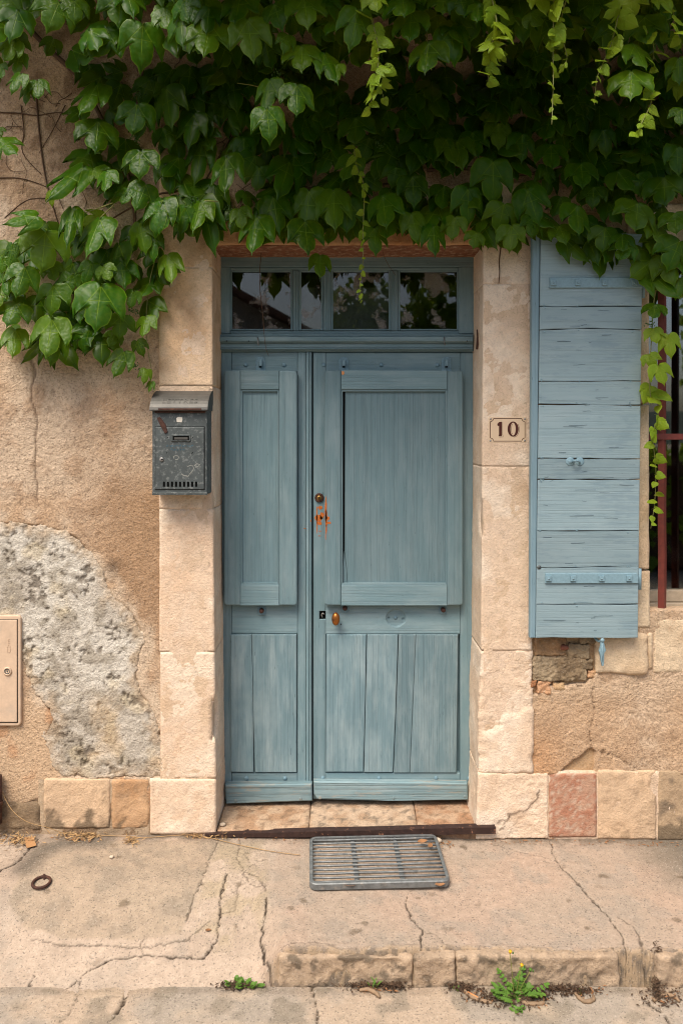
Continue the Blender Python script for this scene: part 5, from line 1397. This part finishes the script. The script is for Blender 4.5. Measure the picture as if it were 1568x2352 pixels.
shoot([(1302, -10), (1292, 60), (1298, 130), (1300, 152)], .0022, .77, 9, 26, 8, 5)
shoot([(1425, 10), (1415, 90), (1390, 140), (1370, 180), (1357, 240)], .0024, .74, 13, 34, 8, 6)
shoot([(1498, 200), (1490, 240), (1475, 280), (1460, 312)], .0022, .72, 9, 26, 16, 7)
shoot([(1492, 880), (1500, 940), (1494, 1000), (1500, 1080), (1500, 1150), (1492, 1214)], .0022, .10, 18, 34, 14, 8)
shoot([(868, 140), (886, 160), (878, 195), (884, 230)], .0016, .70, 6, 22, 12, 10)
shoot([(1128, 40), (1146, 80), (1142, 130)], .0018, .73, 6, 26, 14, 11)
shoot([(1480, 60), (1500, 110), (1492, 170)], .002, .70, 6, 30, 18, 12)
shoot([(1545, 20), (1550, 60), (1555, 90)], .002, .74, 5, 36, 22, 9)
# young yellow-green full leaves in the strongest light
for (px, py, tx, ty, w, d) in [(1240 - 4, -12, 1250, 35, 60, .76), (1448, -14, 1450, 28, 70, .76), (1515, -10, 1535, 25, 60, .76), (855, -12, 862, 20, 60, .76), (1500, 755, 1505, 790, 46, .14), (1535, 770, 1540, 825, 48, .15), (1512, 840, 1520, 880, 60, .16), (1490, 815, 1500, 845, 44, .14), (1560, 180, 1555, 230, 50, .3), (240, 505, 190, 520, 60, .12), (120, 440, 118, 475, 34, .16)]:
    leaves.append((leaf_mat4(px, py, tx, ty, w, d, rl.uniform(5, 30), rl.uniform(-20, 20)), rl.choice(YL), 6, (px, py)))
# ---- individuals for the leaves that show largest, the rest as one mass
inframe = lambda e: -30 < e[3][0] < 1600 and -60 < e[3][1] < 1300
leaves.sort(key=lambda e: -(e[2] + (0 if inframe(e) else -10)))
NI = 300 - len(NSH)
for mx, me, pri, _ in leaves[:NI]:
    o = bpy.data.objects.new('leaf', me); COL.objects.link(o); o.parent = vine
    o.matrix_local = Matrix.Translation(-LOC[vine]) @ mx
rest = leaves[NI:]
VV, FF, AA, off = [], [], [], 0
cache = {}
for mx, me, pri, _ in rest:
    if me not in cache:
        co = np.empty(len(me.vertices) * 3); me.vertices.foreach_get('co', co)
        a = np.empty(len(me.vertices)); me.attributes['vein'].data.foreach_get('value', a)
        cache[me] = (co.reshape(-1, 3), a, [list(p.vertices) for p in me.polygons])
    co, a, fs = cache[me]
    m = np.array(mx)
    VV.append(co @ m[:3, :3].T + m[:3, 3]); AA.append(a)
    FF += [[i + off for i in f] for f in fs]; off += len(co)
lo_ = from_np('foliage', np.concatenate(VV), FF, M['leaf'], vine, True)
at = lo_.data.attributes.new('vein', 'FLOAT', 'POINT'); at.data.foreach_set('value', np.concatenate(AA))
lo_['kind'] = 'stuff'
print('LEAVES', len(leaves), 'individual', NI, 'shoot leaves', len(NSH))
# ---- clusters of green buds
rb = random.Random(9)
def buds(px, py, d, n=22, r=10):
    bmq = bmesh.new()
    c = W(px, py, -d)
    for i in range(n):
        p = c + Vector((rb.gauss(0, 1), rb.gauss(0, .5), rb.gauss(0, .8))) * r * U * .6
        bmesh.ops.create_icosphere(bmq, subdivisions=1, radius=.0032, matrix=Matrix.Translation(p))
    o = from_bm('bud_cluster', bmq, M['berry'], vine, True)
for q in [(640, 165, .30), (445, 880 / 2 + 20, .12), (250, 470, .14), (885, 105, .3), (980, 65, .3), (840, 20, .36), (312, 320, .12), (230, 700 * .32 + 439, .12), (305, 715, .1), (310, 840, .07), (1495, 745, .13), (525, 480, .1), (870, 330, .1), (320, 215, .1), (800, 40, .36)]: buds(*q)
# ------------------------------------------------------------------ things on the ground
random.seed(31)
def pz(x, y):
    z, _ = pav_h(np.array([[x]]), np.array([[y]]))
    return float(z[0, 0])
_pv = np.empty(len(pavement.data.vertices) * 3); pavement.data.vertices.foreach_get('co', _pv); _pv = _pv.reshape(-1, 3) + np.array(pavement.location)
def ground_z(x, y, r=.012):
    if y < -.728: return -.148
    d = np.hypot(_pv[:, 0] - x, _pv[:, 1] - y)
    return float(np.median(_pv[d < r, 2])) if (d < r).any() else -.03
# metal scraper mat
mc = Vector((.142, -.214, 0)); mz = max(ground_z(mc.x + a, mc.y + b) for a in (-.26, 0, .26) for b in (-.15, 0, .15)) + .001
mt = thing('scraper_mat', 'galvanised steel scraper mat lying askew before the door', 'doormat', (mc.x, mc.y, mz))
MW, MH, HT = .545 / 2, .335 / 2, .026
def ringpath(w, h, r, n=5):
    return rrect(-w, w, -h, h, r, n=n)
bm = bmesh.new()
o_, i_ = ringpath(MW, MH, .03), ringpath(MW - .006, MH - .006, .025)
i2 = ringpath(MW - .014, MH - .014, .018)
def loop(pts, z): return [bm.verts.new((mc.x + p[0], mc.y + p[1], mz + z)) for p in pts]
rr = [loop(o_, .002), loop(o_, HT - .003), loop(ringpath(MW - .003, MH - .003, .028), HT), loop(i2, HT), loop(i2, HT - .004), loop(i_, HT - .004), loop(i_, .002)]
for a_, b_ in zip(rr, rr[1:] + rr[:1]):
    n = len(a_)
    for k in range(n): bm.faces.new((a_[k], a_[(k + 1) % n], b_[(k + 1) % n], b_[k]))
from_bm('frame', bm, M['galv'], mt)
for k in range(12):
    y = -MH + .022 + k * (2 * MH - .044) / 11
    pts = [(mc.x + x, mc.y + y + random.uniform(-.0008, .0008), mz + HT - .006 + random.uniform(-.001, .001)) for x in np.linspace(-MW + .008, MW - .008, 7)]
    tube('rod', pts, .0042, M['galv'], mt, 7)
for x in (-.088, .092):
    b = box('cross_bar', (mc.x + x - .009, mc.y - MH + .008, mz + .004), (mc.x + x + .009, mc.y + MH - .008, mz + HT - .011), M['galv'], mt, .002)
    for k in range(12):
        y = -MH + .022 + k * (2 * MH - .044) / 11
        dome('knuckle', (mc.x + x, mc.y + y + .010, mz + HT - .011), .008, M['galv'], b, (0, 0, 1), .7, 10)
mt.rotation_euler = (0, 0, math.radians(2.4))
# iron ring in the pavement
rp = G(95, 2026, -.02); rz = ground_z(rp.x, rp.y)
ir = thing('mooring_ring', 'dark iron ring stapled to the pavement near the card scrap', 'iron ring', (rp.x, rp.y, rz))
ringp = [(rp.x + .033 * math.cos(t), rp.y + .030 * math.sin(t), rz + .008 + .004 * math.sin(t)) for t in np.linspace(0, 2 * math.pi, 25)]
tube('ring', ringp, .0055, M['rust'], ir, 8)
tube('staple', spline([(rp.x - .006, rp.y + .036, rz - .004), (rp.x - .004, rp.y + .032, rz + .016), (rp.x + .001, rp.y + .028, rz + .016), (rp.x + .003, rp.y + .022, rz - .004)], 4), .0045, M['rust'], ir, 6)
# card scrap
cp = G(68, 1942, -.02); cz_ = ground_z(cp.x, cp.y)
bm = bmesh.new()
pp = [(-.052, .034), (-.004, .036), (.050, -.024), (.006, -.036)]
gv = []
for a in range(4):
    for b in range(4):
        s, t = a / 3, b / 3
        q = [(pp[0][i] * (1 - s) + pp[1][i] * s) * (1 - t) + (pp[3][i] * (1 - s) + pp[2][i] * s) * t for i in (0, 1)]
        gv.append(bm.verts.new((cp.x + q[0] * .8, cp.y + q[1] * 1.15, cz_ + .006 + .010 * t * (1 - t) * 4 * .4 + .004 * s)))
for a in range(3):
    for b in range(3): bm.faces.new((gv[a * 4 + b], gv[a * 4 + b + 1], gv[a * 4 + b + 5], gv[a * 4 + b + 4]))
co_ = from_bm('card_scrap', bm, M['card']); sm = co_.modifiers.new('t', 'SOLIDIFY'); sm.thickness = .0015
tag(co_, 'torn scrap of brown card lying by the wall foot', 'card')
# long dry stalk along the wall
dw = [(-4, 1786, .02), (6, 1822, .03), (28, 1862, .05), (62, 1888, .06), (108, 1901, .05)]
P = [W(x, y, -d) for x, y, d in dw]
for x, y in ((170, 1905), (230, 1908), (300, 1925), (330, 1928), (420, 1922), (470, 1925), (540, 1940), (620, 1955), (690, 1964)):
    g = G(x, y, -.02); P.append(Vector((g.x, min(g.y, -.022), ground_z(g.x, min(g.y, -.022)) + .006)))
ds = tube('dry_stalk', spline(P, 5), .0014, M['straw'], None, 5)
tag(ds, 'long thin dry stalk trailing along the foot of the wall', 'dry stalk')
# pebbles
for i, (x, y, r, lab) in enumerate([(511, 1900, .011, 'pale pebble lying in the corner of the doorstep'), (256, 1975, .008, 'small pale pebble alone on the concrete pad'), (1083 - 78, 1932, .014, 'broken stone chip behind the scraper mat'), (560, 1925, .007, 'dark pebble under the rusted threshold bar')]):
    g = W(x, y, .10) if i == 0 else G(x, y, -.025)
    z = .003 if i == 0 else ground_z(g.x, g.y)
    if i == 0: g = Vector((wx(511, .02), .02, 0)); z = .004
    bm = bmesh.new(); bmesh.ops.create_icosphere(bm, subdivisions=2, radius=1)
    for v in bm.verts:
        k = 1 + .35 * (float(vn3(v.co.x * 1.7 + i * 9, v.co.y * 1.7, v.co.z * 1.7, 5)) - .5)
        v.co = Vector((v.co.x * r * 1.25 * k + g.x, v.co.y * r * k + g.y, v.co.z * r * .75 * k + z + r * .6))
    tag(from_bm('pebble', bm, M['pebble'] if i != 3 else M['zinc'], None, True), lab, 'pebble', 'loose pebbles')
# dead leaves, pods, butt
def dead_leaf(g, z, s, rot, lab, i, mat='dead'):
    bm = bmesh.new()
    n = 6; L, R, C = [], [], []
    for k in range(n + 1):
        t = k / n; w = math.sin(t * math.pi) ** .8 * .32 * s * (1 - .3 * t) + .0006
        lift = .25 * s * (t - .5) ** 2 * 2
        C.append(bm.verts.new((s * (t - .5), 0, lift)))
        L.append(bm.verts.new((s * (t - .5), w, lift + w * .6))); R.append(bm.verts.new((s * (t - .5), -w, lift + w * .45)))
    for k in range(n):
        bm.faces.new((C[k], C[k + 1], L[k + 1], L[k])); bm.faces.new((R[k], R[k + 1], C[k + 1], C[k]))
    m = Matrix.Translation((g.x, g.y, z + .003)) @ Matrix.Rotation(rot, 4, 'Z')
    bmesh.ops.transform(bm, matrix=m, verts=bm.verts)
    return tag(from_bm('dead_leaf', bm, M[mat], None, True), lab, 'dead leaf', 'dead leaves on the pavement')
onmat = mz + HT
for i, (x, y, s, rot, z, lab) in enumerate([(970, 1937, .045, .3, onmat, 'curled dead leaf on the mat corner nearest the rusted bar'), (988, 1946, .035, 1.2, onmat, 'small dead leaf at the upper corner of the mat'), (1010, 2036, .040, .1, onmat - .016, 'dead leaf caught inside the lower corner of the mat'), (805, 2036, .07, .05, onmat - .018, 'long tan dead leaf under the lower mat rods'), (478, 2094, .022, .1, None, 'tiny red brown leaf on the concrete pad edge'), (268, 1908, .020, .6, None, 'small rusty leaf beside the plinth stones')]):
    g = G(x, y, -.02 if z is None else z)
    dead_leaf(g, ground_z(g.x, g.y) if z is None else z, s, rot, lab, i)
def pod(pts, lab, r=.007):
    P = []
    for x, y in pts:
        g = G(x, y, -.143); P.append(Vector((g.x, g.y, max(-.148, ground_z(g.x, g.y)) + r * .8)))
    P = spline(P, 4); n = len(P)
    V, F = tube_np(P, [r * (.35 + .65 * math.sin(math.pi * (i + .6) / (n + .4)) ** .5) * (1 + .12 * math.sin(i * 2.1)) for i in range(n)], 8)
    tag(from_np('seed_pod', [tuple(v) for v in V], F, M['pod'], None, True), lab, 'seed pod', 'curved brown seed pods')
pod([(1066, 2276), (1078, 2288), (1100, 2298), (1130, 2305)], 'long curved brown seed pod beside the cigarette end')
pod([(1190, 2296), (1208, 2306), (1235, 2307), (1250, 2304)], 'brown seed pod in front of the green weed')
pod([(1320, 2282), (1330, 2294), (1345, 2302), (1362, 2298), (1362, 2288)], 'hook shaped seed pod right of the flowering weed')
pod([(825, 2276), (845, 2274), (862, 2282), (872, 2292)], 'brown seed pod under the grass tuft')
pod([(1500, 2300), (1520, 2286), (1545, 2290), (1560, 2302)], 'brown seed pod in the litter near the kerb end')
g = G(1086, 2290, -.143)
tag(tube('cigarette_end', [(g.x - .016, g.y + .012, -.139), (g.x + .014, g.y - .012, -.139)], .0045, M['butt'], None, 10), 'orange cigarette end beside the curved seed pod', 'cigarette end')
# loose dry litter: nobody could count it
def litter(name, lab, spots, n, mats, seed, size=(.006, .02), lift=.006):
    rs = random.Random(seed)
    V, F, o = [], [], 0
    for (x, y, sx, sy, zz) in spots:
        for k in range(n):
            g = G(x + rs.gauss(0, sx), y + rs.gauss(0, sy), zz)
            z = max(ground_z(g.x, g.y, .02) if zz > -.1 else -.148, -.135 if zz > -.1 else -.148) + rs.uniform(0.001, lift)
            if g.y > -.016: g.y = -.018
            a, s, w = rs.uniform(0, 6.28), rs.uniform(*size), rs.uniform(.0006, .0035)
            up = rs.uniform(-.3, .5) * s
            dx, dy = math.cos(a) * s, math.sin(a) * s
            nx, ny = -math.sin(a) * w, math.cos(a) * w
            V += [(g.x, g.y, z), (g.x + dx * .5 + nx, g.y + dy * .5 + ny, z + up * .5 + .002), (g.x + dx, g.y + dy, z + max(up, -.002)), (g.x + dx * .5 - nx, g.y + dy * .5 - ny, z + up * .5)]
            F.append([o, o + 1, o + 2, o + 3]); o += 4
    ob = from_np(name, V, F, M[mats], None, False)
    return tag(ob, lab, 'litter', kind='stuff')
litter('dry_grass', 'dry grass and straw gathered along the foot of the left wall', [(20, 1930, 25, 8, -.02), (50, 1940, 15, 8, -.02), (165, 1925, 16, 7, -.02), (205, 1922, 12, 6, -.02), (450, 1916, 18, 6, -.02), (500, 1920, 16, 5, -.02), (300, 1936, 8, 4, -.02)], 90, 'straw', 1, (.010, .035), .012)
litter('leaf_litter', 'dark leaf litter packed into the joint between kerb and road', [(840, 2270, 30, 4, -.148), (905, 2270, 18, 4, -.148), (1120, 2296, 28, 9, -.148), (1190, 2300, 26, 12, -.148), (1235, 2290, 22, 7, -.148), (1330, 2282, 22, 6, -.148), (1280, 2276, 26, 3, -.148), (1520, 2292, 28, 12, -.148), (1505, 2230, 6, 14, -.09), (545, 2270, 24, 4, -.148), (1060, 2274, 16, 4, -.148)], 200, 'peat', 2, (.005, .020), .014)
litter('leaf_scraps', 'tan and orange leaf scraps scattered in the kerb joint', [(850, 2276, 25, 6, -.148), (1110, 2290, 26, 9, -.148), (1215, 2306, 24, 7, -.148), (1345, 2284, 18, 7, -.148), (1530, 2294, 22, 10, -.148), (40, 1935, 35, 8, -.02), (180, 1930, 26, 6, -.02), (470, 1922, 30, 5, -.02), (600, 1926, 60, 4, -.025), (860, 1925, 70, 4, -.025), (1010, 1938, 16, 5, -.025), (660, 1902, 40, 3, -.02), (1200, 1934, 40, 4, -.035), (1340, 1938, 60, 4, -.035), (1500, 1940, 40, 4, -.038)], 34, 'dead', 3, (.006, .024), .008)
# ---- weeds
def wleaf(bm, base, direc, L, w, lay, curl=.3):
    d = Vector(direc).normalized(); side = d.cross(Vector((0, 0, 1)))
    if side.length < .05: side = Vector((1, 0, 0))
    side.normalize(); n = 4; rows = []
    for k in range(n + 1):
        t = k / n
        c = Vector(base) + d * (L * t) + Vector((0, 0, -curl * L * t * t))
        ww = w * (math.sin(math.pi * min(1, t * .9 + .08)) ** .7)
        rows.append((bm.verts.new(c - side * ww + Vector((0, 0, ww * .3))), bm.verts.new(c), bm.verts.new(c + side * ww + Vector((0, 0, ww * .3)))))
    for r0, r1 in zip(rows[:-1], rows[1:]):
        bm.faces.new((r0[0], r0[1], r1[1], r1[0])); bm.faces.new((r0[1], r0[2], r1[2], r1[1]))
def weed(name, lab, px, py, n, spread, L, w, up, seed, cat='weed', mats='weed', lobes=False):
    rs = random.Random(seed)
    g = G(px, py, -.148)
    t = thing(name, lab, cat, (g.x, g.y, -.15))
    for k in range(n):
        bm = bmesh.new()
        a = rs.uniform(0, 6.28)
        b = Vector((g.x + rs.gauss(0, spread), g.y + rs.gauss(0, spread * .35), -.147))
        dr = Vector((math.cos(a), math.sin(a) * .8 - .15, rs.uniform(*up)))
        l = L * rs.uniform(.6, 1.2)
        if lobes:      # pinnate leaf: pairs of leaflets
            dn = dr.normalized()
            for q in range(4):
                p = b + dn * (l * (q + 1) / 4.5) + Vector((0, 0, -.25 * l * ((q + 1) / 4.5) ** 2))
                sd = dn.cross(Vector((0, 0, 1))).normalized()
                for sg in (-1, 1): wleaf(bm, p, sd * sg + dn * .5 + Vector((0, 0, .2)), w * 1.8, w * .8, 0, .2)
            wleaf(bm, b + dn * l * .9 + Vector((0, 0, -.2 * l)), dn, w * 2, w, 0, .2)
        else: wleaf(bm, b, dr, l, w * rs.uniform(.8, 1.2), 0)
        from_bm('leaf', bm, M[mats], t, True)
    return t, g
t, g = weed('flowering_weed', 'green weed with small yellow flowers growing in the kerb joint', 1182, 2286, 20, .030, .046, .010, (.4, 1.5), 5)
rs = random.Random(8)
for k in range(16):
    bm = bmesh.new()
    a = rs.uniform(0, 6.28); b = Vector((g.x + rs.gauss(0, .034), g.y + rs.gauss(0, .012) - .006, -.147))
    dn = Vector((math.cos(a), math.sin(a) * .7 - .2, rs.uniform(.3, 1.3))).normalized(); l = rs.uniform(.04, .075)
    sd = dn.cross(Vector((0, 0, 1))).normalized()
    for q in range(5):
        p = b + dn * (l * (q + 1) / 5.2)
        for sg in (-1, 1): wleaf(bm, p, sd * sg + dn * .6, .014, .0055, 0, .2)
    wleaf(bm, b + dn * l, dn, .016, .007, 0, .2)
    from_bm('divided_leaf', bm, M['weed'], t, True)
for (sx, sz, fx, fy, m_) in ((-.012, .145, 1155, 2225, 'yellow'), (.012, .10, 1200, 2243, 'yellow'), (.03, .085, 1222, 2250, 'weed')):
    top = Vector((g.x + sx * 1.6, g.y - .01, -.148 + sz))
    s = tube('flower_stalk', spline([(g.x + sx * .3, g.y, -.147), (g.x + sx, g.y - .008, -.148 + sz * .6), tuple(top)], 4), .0013, M['greenstem'], t, 5)
    lathe('flower_head', [(.002, 0), (.004, .004), (.0045, .008), (.006, .011), (.001, .012)], top, (0.1, -.3, 1), M[m_], s, 8)
    lathe('flower_bud', [(.001, 0), (.003, .004), (.002, .008), (.0005, .009)], top + Vector((.009, 0, -.002)), (.3, -.1, 1), M['berry'], s, 7)
weed('stonecrop', 'low ferny green weed in the pavement joint below the concrete pad', 556, 2268, 14, .028, .026, .006, (.4, 1.6), 15, lobes=True)
weed('grass_tuft', 'single bright tuft of grass in the joint near the kerb crack', 858, 2272, 8, .008, .050, .003, (1.0, 3.0), 25, 'grass')
weed('seedling', 'tiny green seedling beside the hook shaped seed pod', 1336, 2284, 5, .006, .018, .005, (.6, 2), 35)
weed('seedling', 'tiny green seedling at the foot of the kerb stone crack', 1046, 2274, 5, .006, .018, .004, (.6, 2), 45)
weed('grass_tuft', 'thin grass blades at the broken end of the kerb', 1532, 2250, 6, .010, .05, .002, (1.0, 3.0), 55, 'grass')
weed('flowering_weed', 'small leafy sprig hanging over the road edge below the weed', 1190, 2322, 9, .012, .022, .007, (.3, 1.2), 65, lobes=False)

# ------------------------------------------------------------------ across the street (seen only as reflections in the glass)
def far_tree(name, lab, x, y, h, cw, seed, tall=False):
    rs = random.Random(seed)
    t = thing(name, lab, 'tree', (x, y, -.14))
    tube('trunk', [(x, y, -.14), (x + .1, y, h * .3), (x - .1, y + .1, h * .62)], [h * .022, h * .017, h * .006], M['stem'], t, 9)
    V, F = [], []
    for k in range(2600 if h > 6 else 6000):
        u = rs.uniform(-1, 1); a = rs.uniform(0, 6.28); r = rs.uniform(.35, 1) ** .5
        q = math.sqrt(1 - u * u)
        lump = 1 + .3 * math.sin(3 * a + seed) * math.cos(4 * u)
        p = Vector((x + cw * q * math.cos(a) * r * lump, y + cw * q * math.sin(a) * r * lump, h * .62 + u * h * .38 * r * lump))
        s = rs.uniform(.10, .24) * (.5 if h < 6 else 1)
        e = Euler((rs.uniform(0, 3), rs.uniform(0, 3), rs.uniform(0, 3))).to_matrix()
        o = len(V)
        for c in ((-s, 0, -s * .6), (s, 0, -s * .5), (s * .2, 0, s), (-s * .5, .1 * s, s * .6)): V.append(tuple(p + e @ Vector(c)))
        F.append([o, o + 1, o + 2, o + 3])
    from_np('crown', V, F, M['leaf'], t, False)
far_tree('street_tree', 'tall dark tree across the street mirrored in the barred window', 13.6, -22, 11, 1.7, 1)
far_tree('street_tree', 'round leafy tree across the street further along the road', 24.0, -20, 7, 3.2, 2)
far_tree('street_tree', 'small round tree mirrored in the second transom pane from the shutter', .55, -14.5, 5.3, 1.0, 3)
far_tree('street_tree', 'small round tree mirrored in the transom pane nearest the shutter', 2.4, -14, 5.4, 1.3, 4)
hv = []
for i, a in enumerate(np.linspace(-1.5, 1.5, 60)):
    r = 160; hh = 5 + 5 * float(fbm(i * .21, 0, 0, 3, 5)) 
    hv += [(r * math.sin(a), -r * math.cos(a), -2.0), (r * 1.25 * math.sin(a), -r * 1.25 * math.cos(a), hh)]
hf = [[2 * i, 2 * i + 1, 2 * i + 3, 2 * i + 2] for i in range(59)]
hl_ = from_np('hills', hv, hf, mat_plain('wooded hill', (0.03, 0.045, 0.03), .95, var=.5, s=.08), None, True)
hl_['kind'] = 'structure'

# the house over the way, gable towards the street: it is what the transom panes mirror
oh = thing('opposite_house', 'rendered gabled house across the street mirrored in the transom panes', 'house', (-3.0, -13.0, -.14))
hm = mat_plain('far render', (0.42, 0.36, 0.29), .95, var=.15, s=1.5)
prism('wall', [(-13.4, -.14), (-1.0, -.14), (-1.0, 4.1), (-7.2, 7.5), (-13.4, 4.1)], -13.0, -20.0, hm, oh, 0)
for sg, xa in ((-1, -13.8), (1, -.6)):
    bm = bmesh.new()
    q = [(-7.2, 7.7), (xa, 4.06), (xa, 3.9), (-7.2, 7.54)]
    f_ = [bm.verts.new((x, -12.6, z)) for x, z in q]; k_ = [bm.verts.new((x, -20.3, z)) for x, z in q]
    for i in range(4): bm.faces.new((f_[i], f_[(i + 1) % 4], k_[(i + 1) % 4], k_[i]))
    bm.faces.new(f_); bm.faces.new(k_[::-1])
    from_bm('roof', bm, mat_plain('clay roof tiles', (0.22, 0.10, 0.06), .9, var=.3, s=8), oh)
for x in (-11.2, -7.5, -4.0):
    for z in (.7, 2.5):
        w_ = box('window', (x, -12.99, z), (x + 1.0, -12.93, z + 1.2), M['creamwood'], oh, .01)
        box('pane', (x + .08, -12.929, z + .08), (x + .92, -12.92, z + 1.12), M['black'], w_, 0)

# clipped hedge over the road, mirrored dark in the lower panes
hg = thing('hedge', 'clipped dark hedge across the road mirrored in the lower window', 'hedge', (4.0, -6.8, -.14))
rs = random.Random(77)
V, F = [], []
for k in range(5200):
    x, y, z = rs.uniform(-6, 16), -6.8 + rs.choice((-1, 1)) * abs(rs.gauss(.25, .12)), rs.uniform(-.12, 1.45)
    if rs.random() < .3: y, z = -6.8 + rs.uniform(-.35, .35), 1.45 + rs.gauss(0, .06)
    s = rs.uniform(.05, .13); e = Euler((rs.uniform(0, 3), rs.uniform(0, 3), rs.uniform(0, 3))).to_matrix(); o = len(V)
    for c in ((-s, 0, -s * .6), (s, 0, -s * .5), (s * .2, 0, s), (-s * .5, .1 * s, s * .6)): V.append(tuple(Vector((x, y, z)) + e @ Vector(c)))
    F.append([o, o + 1, o + 2, o + 3])
from_np('foliage', V, F, M['leaf'], hg, False)['kind'] = 'stuff'
box('branch_core', (-6, -7.0, -.14), (16, -6.6, 1.38), M['peat'], hg, .05)
